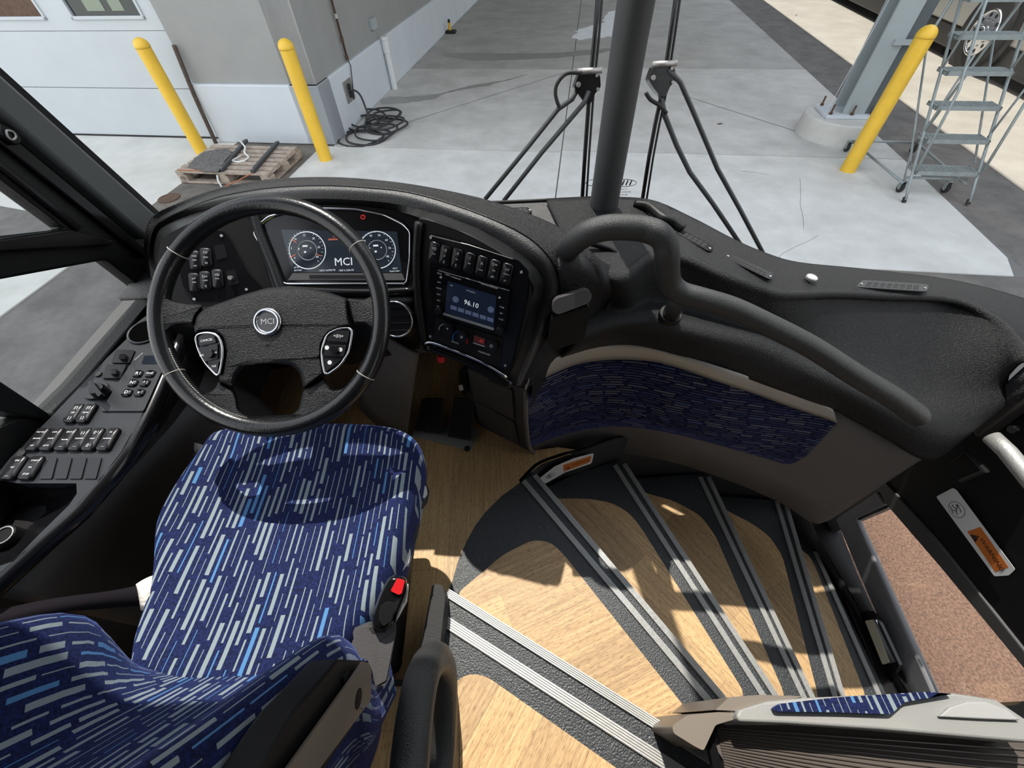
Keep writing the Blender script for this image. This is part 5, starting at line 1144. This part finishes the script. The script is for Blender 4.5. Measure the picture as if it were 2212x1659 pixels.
b = MB(); b.box((-.485, .30, 1.09), (.30, .34, .18)); b.go('pedestal', M['greyd'], seat, bevel=.02)
# recliner side plate
PSX = PL((-.218, 0, 0), (1, 0, 0), (0, 1, 0))
pl1 = pprism('recliner_arm', PSX, [(731, 1424), (793, 1427), (801, 1440), (801, 1512), (700, 1665), (600, 1800), (480, 1800), (560, 1665), (640, 1530)], -.02, .012, M['panelblk'], seat, bevel=.003)
PSY = PL((-.196, 0, 0), (1, 0, 0), (0, 1, 0))
sp_ = pprism('side_plate', PSY, [(786, 1429), (797, 1432), (803, 1448), (802, 1512), (691, 1662), (600, 1790), (510, 1790), (620, 1665)], -.004, .0, M['brownplate'], seat, bevel=.001)
disc('pivot_hole', PSY, 775, 1509, .0105, 0, .0006, M['panelblk'], sp_, n=20); disc('rivet', PSY, 785, 1527, .0022, 0, .002, M['steelplate'], sp_, n=8); disc('rivet', PSX, 748, 1463, .006, .012, .016, M['panelblk'], pl1, n=12)
bb = loft('lower_side_cover', [[Px(x, y, -.235) for x, y in [(740, 1560), (800, 1530), (812, 1560), (800, 1620), (770, 1700)]], [Px(x, y, -.25) for x, y in [(640, 1640), (680, 1640), (690, 1650), (700, 1680), (690, 1720)]]], M['navy'], seat, k=4, solid=.01)
# seat side controls
PSC = PL((-.225, .35, 1.40), (.6, 0, .8), (0, 1, 0))
for nm, px, m in (('control_housing', [(902, 1030), (918, 1036), (928, 1060), (924, 1086), (912, 1100), (902, 1090)], 'panelblk'), ('control_button', [(912, 1046), (921, 1050), (924, 1068), (916, 1078), (909, 1066)], 'lightgrey'), ('control_housing', [(896, 1128), (905, 1134), (903, 1160), (892, 1172), (886, 1160)], 'panelblk'),
                  ('side_trim', [(882, 1178), (888, 1190), (884, 1215), (868, 1236), (858, 1232), (868, 1205)], 'lightgrey')):
    pprism(nm, PSC, px, -.02 if m == 'panelblk' else 0, .006 if m == 'panelblk' else .010, M[m], seat, r=4, bevel=.002)
PB = PL(Pz(815, 1405, 1.555), (.30, -.25, .92))
pprism('buckle_bracket', PB, [(762, 1363), (795, 1349), (856, 1348), (856, 1366), (837, 1471), (831, 1482), (811, 1485), (804, 1449), (793, 1425), (757, 1418), (757, 1395), (764, 1383)], -.05, 0, M['greyd'], seat, r=4, bevel=.005)
pprism('bracket_slot', PB, [(796, 1356), (838, 1352), (832, 1366), (804, 1368)], 0, .001, M['rubber'], seat)
pprism('bracket_seam', PB, [(852, 1362), (855, 1364), (834, 1470), (812, 1482), (814, 1400), (824, 1385)], 0, .003, M['greyd'], seat, r=4, bevel=.001)
bk2 = root('seat_belt_buckle', 'black seat belt buckle with red release button right of the cushion', 'buckle', Pz(845, 1300, 1.58))
PBk = PL(Pz(840, 1305, 1.585), (.35, -.35, .87))
bh = dome('buckle_housing', PBk, [(846, 1241), (876, 1246), (881, 1258), (872, 1291), (862, 1316), (842, 1355), (823, 1366), (803, 1355), (802, 1333), (820, 1283), (836, 1252)], -.02, .012, M['gloss'], bk2, inset=5)
pprism('red_button', PBk, [(859, 1249), (875, 1254), (868, 1282), (861, 1285), (844, 1277)], .006, .017, M['red'], bk2, r=3, bevel=.002)
pprism('buckle_cover', PBk, [(836, 1300), (856, 1302), (846, 1340), (828, 1354), (818, 1340), (820, 1312)], .010, .0155, M['panelblk'], bk2, r=6, bevel=.003)
pprism('stalk_plate', PBk, [(874, 1285), (879, 1262), (884, 1262), (880, 1300), (864, 1330), (852, 1350), (858, 1322)], -.015, .004, M['steelplate'], bk2, bevel=.001)
b = root('seat_belt', 'black seat belt strap ending in a cream stiff sleeve left of the cushion', 'seat belt', Pz(200, 1300, 1.5))
loft('belt_strap', [P3([(-60, 1330, 1.55), (0, 1318, 1.55), (120, 1292, 1.53), (240, 1276, 1.50), (308, 1262, 1.48)]), P3([(-60, 1356, 1.55), (0, 1346, 1.55), (120, 1324, 1.52), (240, 1312, 1.48), (312, 1308, 1.46)])], M['belt'], b, k=4, solid=.003)
loft('belt_sleeve', [P3([(298, 1262, 1.487), (318, 1250, 1.49), (338, 1238, 1.47)]), P3([(304, 1285, 1.485), (322, 1285, 1.49), (340, 1290, 1.46)]), P3([(309, 1316, 1.47), (326, 1318, 1.47), (340, 1330, 1.44)])], M['beltwhite'], b, k=3, kr=2, solid=.004)
b = loft('seat_lever', [P3([(424, 957, 1.40), (440, 962, 1.42), (446, 972, 1.43)]), P3([(420, 985, 1.40), (432, 990, 1.42), (440, 1000, 1.43)])], M['beltwhite'], seat, k=3, solid=.006)

# ------------------------------------------------------------------ driver side console
con = root('side_console', 'black side console with switches and gear keypad left of the seat', 'console', (-.85, .5, 1.6))
PCn = PL(Pz(180, 930, 1.625), (.06, -.10, 1))
Lc = [(330, 672), (305, 690), (288, 704), (276, 730), (231, 773), (174, 834), (108, 903), (54, 957), (0, 1012), (-60, 1072)]
Rc = [(372, 740), (350, 800), (326, 855), (304, 900), (282, 939), (262, 975), (228, 1020), (196, 1056)]
up = Lc[:-1] + [(-5, 1036), (40, 1044), (165, 1044), (180, 1060), (196, 1056)] + Rc[::-1][1:]
def ppc(n_, px, h0, h1, m, par=con, **k): return pprism(n_, PCn, px, h0, h1, M[m], par, **k)
ppc('top_plate', up, -.025, 0, 'console')
ppc('top_plate', [(165, 1044), (180, 1060), (196, 1056), (155, 1102), (87, 1160), (22, 1218), (-60, 1290), (-60, 1240), (0, 1222), (29, 1212), (87, 1152), (150, 1090), (166, 1066)], -.025, 0, 'console')
rowR = [(385, 720), (350, 800), (326, 855), (304, 900), (282, 939), (262, 975), (228, 1020), (196, 1056), (155, 1102), (87, 1160), (22, 1218), (-60, 1290)]
rowB = [(445, 800), (425, 850), (400, 882), (375, 915), (345, 948), (318, 978), (280, 1018), (246, 1050), (205, 1090), (140, 1145), (75, 1205), (0, 1290)]
rowP = [(560, 860), (530, 900), (500, 935), (465, 970), (440, 1005), (415, 1040), (390, 1070), (370, 1095), (345, 1125), (300, 1185), (255, 1240), (190, 1330)]
p_r = [PCn.at(x, y) for x, y in rowR]
lip = [p + np.array([.012, -.004, -.006]) for p in p_r]
loft('console_edge', [p_r, lip, [p + np.array([.003, 0, -.02]) for p in lip]], M['gloss'], con, k=3, kr=3, solid=.004)
loft('side_band', [[p + np.array([.003, 0, -.015]) for p in lip], [Pz(x, y, 1.49) for x, y in rowB]], M['gloss'], con, k=3, solid=.006)
loft('side_wall', [[Pz(x, y, 1.492) for x, y in rowB], [Pz(x, y, 1.30) for x, y in rowP], [Pz(x, y, 1.30) + np.array([.03, 0, -.28]) for x, y in rowP]], M['greyd'], con, k=3, kr=2, solid=.006)
# pocket
loft('storage_pocket', [[PCn.at(x, y) for x, y in [(-60, 1036), (40, 1044), (165, 1044), (168, 1064), (150, 1090), (87, 1152), (29, 1212), (-60, 1240)]],
     [PCn.at(x, y, -.04) for x, y in [(-60, 1060), (40, 1062), (150, 1062), (155, 1070), (140, 1095), (80, 1150), (25, 1205), (-60, 1230)]],
     [PCn.at(x, y, -.075) for x, y in [(-60, 1110), (30, 1100), (90, 1090), (100, 1100), (95, 1110), (60, 1140), (15, 1180), (-60, 1190)]]], M['gloss'], con, k=3, kr=3)
ppc('pocket_floor', [(-60, 1100), (110, 1085), (100, 1115), (20, 1190), (-60, 1200)], -.085, -.078, 'panelblk')
so = disc('power_socket', PCn, 6, 1156, .020, -.075, -.05, M['panelblk'], con, n=20, bevel=.003)
b = MB(); b.tube(circ(PCn, 6, 1156, .016, -.048, 20), .0012, 5, True); b.go('socket_ring', M['dimwhite'], con)
# cup well: black disc painting the shade of a deep hollow
cw = disc('cup_well_shade', PCn, 314, 716, .036, -.001, .002, M['wellshade'], con, n=28); b = MB(); b.tube(circ(PCn, 314, 716, .037, .002, 32), .003, 8, True); b.go('cup_rim', M['console'], con, smooth=True)
for q in ([(250, 755), (291, 756), (279, 784), (239, 783)], [(231, 787), (273, 787), (259, 817), (219, 816)]):
    kb = ppc('mirror_switch', q, 0, .006, 'switch', r=3, bevel=.0015); c = sum(p[0] for p in q) / 4, sum(p[1] for p in q) / 4
    ppc('toggle', [(c[0] - 7, c[1] - 5), (c[0] + 7, c[1] - 5), (c[0] + 5, c[1] + 6), (c[0] - 9, c[1] + 6)], .006, .016, 'gloss', kb, r=2, bevel=.002)
for x, y in ((211, 807), (45, 979)): 
    q = disc('lock_screw', PCn, x, y, .007, 0, .004, M['rubber'], con, n=16)
kpad = ppc('gear_keypad', [(297, 753), (366, 752), (350, 800), (310, 888), (217, 888), (262, 815), (280, 790)], 0, .004, 'console', r=5, bevel=.001)
ppc('key_display', [(312, 768), (345, 768), (338, 786), (305, 786)], .004, .005, 'screen', kpad, r=2)
ak = pang(PCn, (81, 948), (233, 948))
for (x, y), s_ in {(297, 807): 'R', (286, 827): 'N', (274, 848): 'D', (324, 807): 'MODE', (312, 827): '^', (301, 848): 'v'}.items():
    kq = rocker(PCn, x, y, .021, .0175, ak, kpad, [(s_, 0, .011 if len(s_) == 1 else .005)], 'gear_key', 'gloss', .004)
text('MONITOR', PCn, 300, 770, .005, M['dimwhite'], kpad, h=.0045, ang=ak + 1.2)
kn = disc('rotary_switch', PCn, 206, 842, .0235, 0, .006, M['console'], con, n=28, bevel=.002); disc('knob_body', PCn, 205, 838, .0165, .006, .026, M['gloss'], kn, n=24, r2=.014, bevel=.002)
ppc('knob_grip', [(188, 826), (196, 820), (220, 850), (212, 857)], .024, .034, 'gloss', kn, r=2, bevel=.002)
text('DAY RUN', PCn, 228, 842, .005, M['dimwhite'], con, ang=ak)
for x, s1, s2 in ((159, 'HID', 'OFF'), (186, 'TELMA', 'ON')): rocker(PCn, x, 892, .024, .046, ak, con, [('[/]', .27, .008), (s1, 0, .0045), ('[.]', -.28, .008)])
for x, mk_ in zip((81, 111, 143, 173, 201, 233), ([('FAST IDLE', .28, .004), ('ENGINE', 0, .004), ('OFF', -.3, .004)], [('LAMP', .28, .004), ('DOME', 0, .004), ('AUTO', -.3, .004)], [('SPOT', .28, .005), ('TRAVEL', -.05, .004), ('__', -.3, .006)], [('[-]', .25, .007), ('HAZARD', 0, .004), ('__', -.3, .006)], [('[] /', .28, .007), ('AISLE', 0, .004), ('[] i', -.28, .007)], [('HI', .28, .005), ('NORMAL', 0, .004), ('__', -.3, .006)])):
    rocker(PCn, x, 948, .026, .052, ak, con, mk_)
for x, mk_ in ((29, [('ON', .28, .005), ('KEY', 0, .004), ('__', -.3, .007)]), (67, [('START', .28, .0045), ('FILL', 0, .004), ('STOP', -.28, .005)])): rocker(PCn, x, 1010, .027, .050, ak, con, mk_)
for x in (104, 136, 168, 200): ppc('blank_cover', [(x - 8, 988), (x + 19, 988), (x + 7, 1034), (x - 20, 1034)], 0, .003, 'switch', r=3, bevel=.0008)
# blue notice
PN = PL(Pz(370, 858, 1.55), (.75, -.25, .6)); ang_n = pang(PN, (352, 860), (372, 836))
nl = pprism('notice_label', PN, [(366, 834), (395, 854), (377, 884), (349, 862)], .004, .005, M['panelblk'], con); pprism('label_header', PN, [(366, 834), (375, 840), (358, 868), (349, 862)], .005, .0055, M['blue'], nl)
text('NOTICE', PN, 362, 850, .010, M['white'], nl, h=.006, ang=ang_n)
for i in range(4): text('THIS VEHICLE REQUIRES', PN, 371 + i * 3.6, 856 + i * 3.0, .0026, M['white'], nl, h=.0056, ang=ang_n)

# ------------------------------------------------------------------ entry door
PD = PL((1.5, 0, 0), (-1, 0, 0), (0, 1, 0))
dr = struct(root('door_2', None, None, (1.5, .3, .3)))
pprism('sill_frame', PD, [(1805, 1122), (1822, 1110), (1895, 1062), (1912, 1090), (1846, 1120), (2014, 1497), (2090, 1680), (2020, 1680), (1963, 1493)], -.03, .0, M['sill'], dr, bevel=.006)
pprism('corner_post', PL((1.515, 0, 0), (-1, 0, 0), (0, 1, 0)), [(1770, 1140), (1880, 1000), (2040, 930), (1916, 1098), (1846, 1128), (1806, 1150)], -.03, 0, M['greyd'], dr)
pprism('mid_rail', PD, [(1893, 1050), (1908, 1036), (2030, 1175), (2215, 1408), (2320, 1540), (2320, 1590), (2212, 1446), (2030, 1225), (1912, 1088)], -.03, .004, M['greyd'], dr, bevel=.005)
pprism('door_panel', PD, [(1908, 1036), (1990, 985), (2100, 895), (2320, 740), (2320, 1560), (2215, 1410), (2030, 1177)], -.04, -.004, M['panelblk'], dr)
pprism('door_glass', PD, [(1846, 1118), (1911, 1086), (2030, 1222), (2212, 1444), (2320, 1580), (2320, 1700), (2095, 1690), (2012, 1495)], -.018, -.014, M['glass'], dr)
PU = PL((1.44, 0, 0), (-1, 0, 0), (0, 1, 0))
pprism('upper_frame', PU, [(2098, 928), (2122, 902), (2240, 812), (2300, 812), (2300, 850), (2212, 868), (2140, 922), (2108, 946)], -.05, 0, M['greyd'], dr, bevel=.006)
b = MB(); b.tube([Px(2060, 1000, 1.40), Px(2085, 975, 1.40), Px(2128, 1016, 1.42), Px(2078, 1038, 1.45)], .010, 8); b.go('hinge_arm', M['dashsmooth'], dr)
b = MB(); b.tube([Px(x, y, 1.38) for x, y in [(2142, 944), (2175, 975), (2240, 1055), (2290, 1120)]], .022, 16); hd_ = b.go('door_grab_bar', M['brushed'], None, smooth=True); tag(hd_, 'brushed silver grab bar on the entry door at the right edge', 'grab bar')
disc('striker', PU, 2184, 928, .012, 0, .012, M['gloss'], dr, n=16, bevel=.002)
b = MB(); b.box((1.54, .80, 2.3), (.06, .05, 1.5)); b.box((1.54, -.22, 2.3), (.06, .05, 1.5)); b.box((1.54, .29, 3.0), (.06, 1.0, .08)); b.go('door_frame', M['greyd'], dr)
b = MB(); b.box((1.54, .29, 2.2), (.008, .97, 1.6)); b.go('upper_glass', M['glass'], dr)
b = MB(); b.box((-.1, -1.2, 1.14), (1.9, 1.35, .05)); struct(b.go('floor_aisle', M['pvc']))
# warning labels
def warn(pl, white, orange, circ_c, tri_c, txt_c, a, b_, scale, label):
    t = root('warning_label', label, 'label', pl.at(*txt_c))
    ang = pang(pl, a, b_)
    pprism('label_sheet', pl, white, .0, .001, M['white'], t, r=4); pprism('orange_field', pl, orange, .001, .0013, M['orange'], t, r=2)
    text('WARNING', pl, txt_c[0], txt_c[1], .0205 * scale, M['rubber'], t, h=.0016, ang=ang)
    c = pl.loc(pl.at(*circ_c)); R_ = .026 * scale
    b = MB(); b.tube([pl.pt(c[0] + R_ * math.cos(q), c[1] + R_ * math.sin(q), .0012) for q in np.linspace(0, 2 * math.pi, 33)[:-1]], .0008, 4, True); b.go('pictogram_ring', M['rubber'], t)
    def G(x, y): x, y = x * scale, y * scale; return pl.pt(c[0] + x * math.cos(ang) - y * math.sin(ang), c[1] + x * math.sin(ang) + y * math.cos(ang), .0015)
    b = MB()
    for p in ([(-.010, .012), (-.002, .002), (.004, -.004), (.014, -.008)], [(-.002, .002), (-.012, -.004), (-.018, -.002)], [(-.008, .010), (.004, .012), (.012, .008)], [(-.014, .008), (-.006, .016)], [(.004, -.004), (-.004, -.012)], [(-.018, -.012), (.006, -.018)]): b.tube([G(*q) for q in p], .0013 * scale, 4)
    b.tube([G(-.012, .014), G(-.0119, .0141)], .003 * scale, 8); b.go('pictogram', M['rubber'], t)
    c2 = pl.loc(pl.at(*tri_c)); s_ = .013 * scale; ca_, sa_ = math.cos(ang), math.sin(ang)
    b = MB(); T = [(0, s_ * 1.1), (-s_, -s_ * .8), (s_, -s_ * .8)]; b.add([pl.pt(c2[0] + x * ca_ - y * sa_, c2[1] + x * sa_ + y * ca_, .0016) for x, y in T], [(0, 1, 2)]); b.go('alert_triangle', M['rubber'], t, solid=.0003)
    text('!', pl, tri_c[0], tri_c[1], .017 * scale, M['orange'], t, h=.0022, ang=ang)
    return t
PDw = PL((1.495, 0, 0), (-1, 0, 0), (0, 1, 0))
warn(PDw, [(2022, 1073), (2058, 1054), (2066, 1058), (2193, 1230), (2179, 1243), (2148, 1245)], [(2089, 1148), (2118, 1138), (2179, 1226), (2150, 1236)], (2067, 1101), (2108, 1161), (2142, 1198), (2115, 1157), (2165, 1230), 1.0, 'white and orange warning label stuck on the black door panel')
SWc = [tuple(p[:2]) for p in cr([np.array([x, y, 0]) for x, y in SW], 3)]
a1, a2 = curt(1175, 1040, SWc), curt(1280, 990, SWc); dd = _norm(np.array([*(a2 - a1)[:2], 0])); nn = np.array([dd[1], -dd[0], 0.0])
PWn = PL(a1 + nn * .018, nn, dd)
warn(PWn, [(1162, 1036), (1198, 1008), (1240, 990), (1283, 979), (1278, 1001), (1220, 1021), (1178, 1045)], [(1216, 1005), (1278, 984), (1275, 998), (1218, 1019)], (1188, 1027), (1227, 1010), (1254, 999), (1225, 1010), (1275, 992), .66, 'white and orange warning label on the curved wall above the first step')
# courtesy lamp
PLm = PL(np.array([1.385, 0, 0]), (-1, 0, .15), (0, 1, 0))
lm = root('step_lamp', 'small rectangular step lamp beside the lowest steps', 'lamp', PLm.at(1898, 1388))
pprism('lamp_housing', PLm, [(1856, 1322), (1880, 1318), (1900, 1345), (1944, 1440), (1925, 1462), (1902, 1455)], -.01, .006, M['gloss'], lm, r=6, bevel=.003)
pprism('lamp_lens', PLm, [(1868, 1341), (1885, 1338), (1921, 1430), (1906, 1436)], .006, .013, M['lens'], lm, r=3, bevel=.002)
pprism('chrome_edge', PLm, [(1885, 1338), (1892, 1338), (1931, 1430), (1921, 1434)], .006, .011, M['chrome'], lm, r=2)
# ------------------------------------------------------------------ partition beside the steps
pa = root('modesty_partition', 'grey partition cap with blue fabric insert beside the steps', 'partition', Pz(1800, 1540, 1.35))
Z1 = flat(1.35)
pprism('cap', Z1, [(1596, 1534), (1660, 1514), (1730, 1508), (1900, 1500), (2060, 1497), (2150, 1510), (2240, 1570), (2240, 1606), (1900, 1576), (1700, 1563), (1596, 1559), (1590, 1546)], -.30, 0, M['capgrey'], pa, bevel=.006, seg=3)
pprism('bronze_edge', flat(1.335), [(1545, 1534), (1575, 1506), (1640, 1501), (1740, 1504), (1660, 1520), (1600, 1536)], -.3, 0, M['brownplate'], pa, r=4, bevel=.004)
pprism('end_post', flat(1.33), [(1452, 1568), (1484, 1545), (1590, 1534), (1594, 1552), (1546, 1566), (1520, 1622), (1500, 1612), (1455, 1584)], -.3, 0, M['brownplate'], pa, r=6, bevel=.006)
b = MB(); P = [(1669, 1531), (1687, 1520), (1810, 1506), (2005, 1494), (2059, 1499), (1954, 1517), (1925, 1543), (1810, 1539), (1676, 1537)]
Pt = rpx(P, 6, 3); tp = [flat(1.362).at(x, y) for x, y in Pt]; b.prism([p - np.array([0, 0, .02]) for p in tp], tp)
b.go('fabric_insert', M['fabric'], pa, uvs=[(v[0], v[1] * 2 + v[2]) for v in b.v], bevel=.003)
pprism('end_disc', flat(1.358), [(2030, 1548), (2052, 1528), (2090, 1516), (2130, 1516), (2175, 1532), (2205, 1556), (2120, 1553)], -.01, 0, M['lightgrey'], pa, bevel=.002)
rb = root('ribbed_tray', 'dark ribbed plastic panel below the partition cap at bottom right', 'panel', Pz(1800, 1620, 1.28))
pprism('panel_sheet', flat(1.27), [(1546, 1566), (1700, 1566), (1900, 1578), (2300, 1608), (2300, 1800), (1600, 1800), (1562, 1640), (1535, 1600)], -.02, 0, M['ribbed'], rb)
b = MB()
for i in range(26):
    t = i / 25; l_ = (1546 + 18 * min(1, t * 2.2), 1572 + 150 * t); r_ = (2300, 1625 + 420 * t)
    b.tube([flat(1.272).at(*l_), flat(1.272).at(*r_)], .0016, 5)
b.go('ribs', M['ribbed'], rb, kind='stuff')
pprism('panel_edge', flat(1.28), [(1530, 1600), (1546, 1566), (1556, 1566), (1545, 1600), (1575, 1700), (1550, 1700)], -.02, 0, M['gloss'], rb, bevel=.002)
# ------------------------------------------------------------------ near grab loop and side panel
sd = root('step_side_panel', 'speckled black panel edging the top step next to the seat', 'panel', Pz(940, 1330, 1.2))
PSd = PL((-.205, 0, 0), (1, 0, 0), (0, 1, 0))
pprism('panel_edge', flat(1.245), [(934, 1264), (944, 1259), (957, 1266), (962, 1290), (950, 1400), (945, 1500), (900, 1500), (908, 1400)], -.24, 0, M['rubber'], sd, r=6, bevel=.006, seg=3)
gl = root('grab_loop', 'black textured grab loop rising beside the top step at the bottom', 'grab handle', Pz(910, 1500, 1.6))
lpth = [(880, 1760, 1.66), (886, 1640, 1.66), (897, 1540, 1.655), (910, 1470, 1.64), (926, 1432, 1.61), (944, 1424, 1.57), (955, 1450, 1.52), (958, 1510, 1.47), (955, 1600, 1.42), (945, 1740, 1.38)]
lp3 = P3(lpth); lp3 = [lp3[0] + np.array([0, -.03, -.46]), lp3[0] + np.array([0, -.03, -.10])] + lp3 + [lp3[-1] + np.array([0, -.02, -.20])]
b = MB(); b.tube(cr(lp3, 5), .0235, 18); b.go('loop_tube', M['handle'], gl, smooth=True)
pprism('mount_panel', flat(1.30), [(930, 1440), (966, 1440), (974, 1520), (975, 1700), (905, 1700), (912, 1560)], -.28, 0, M['panelblk'], gl, bevel=.004)
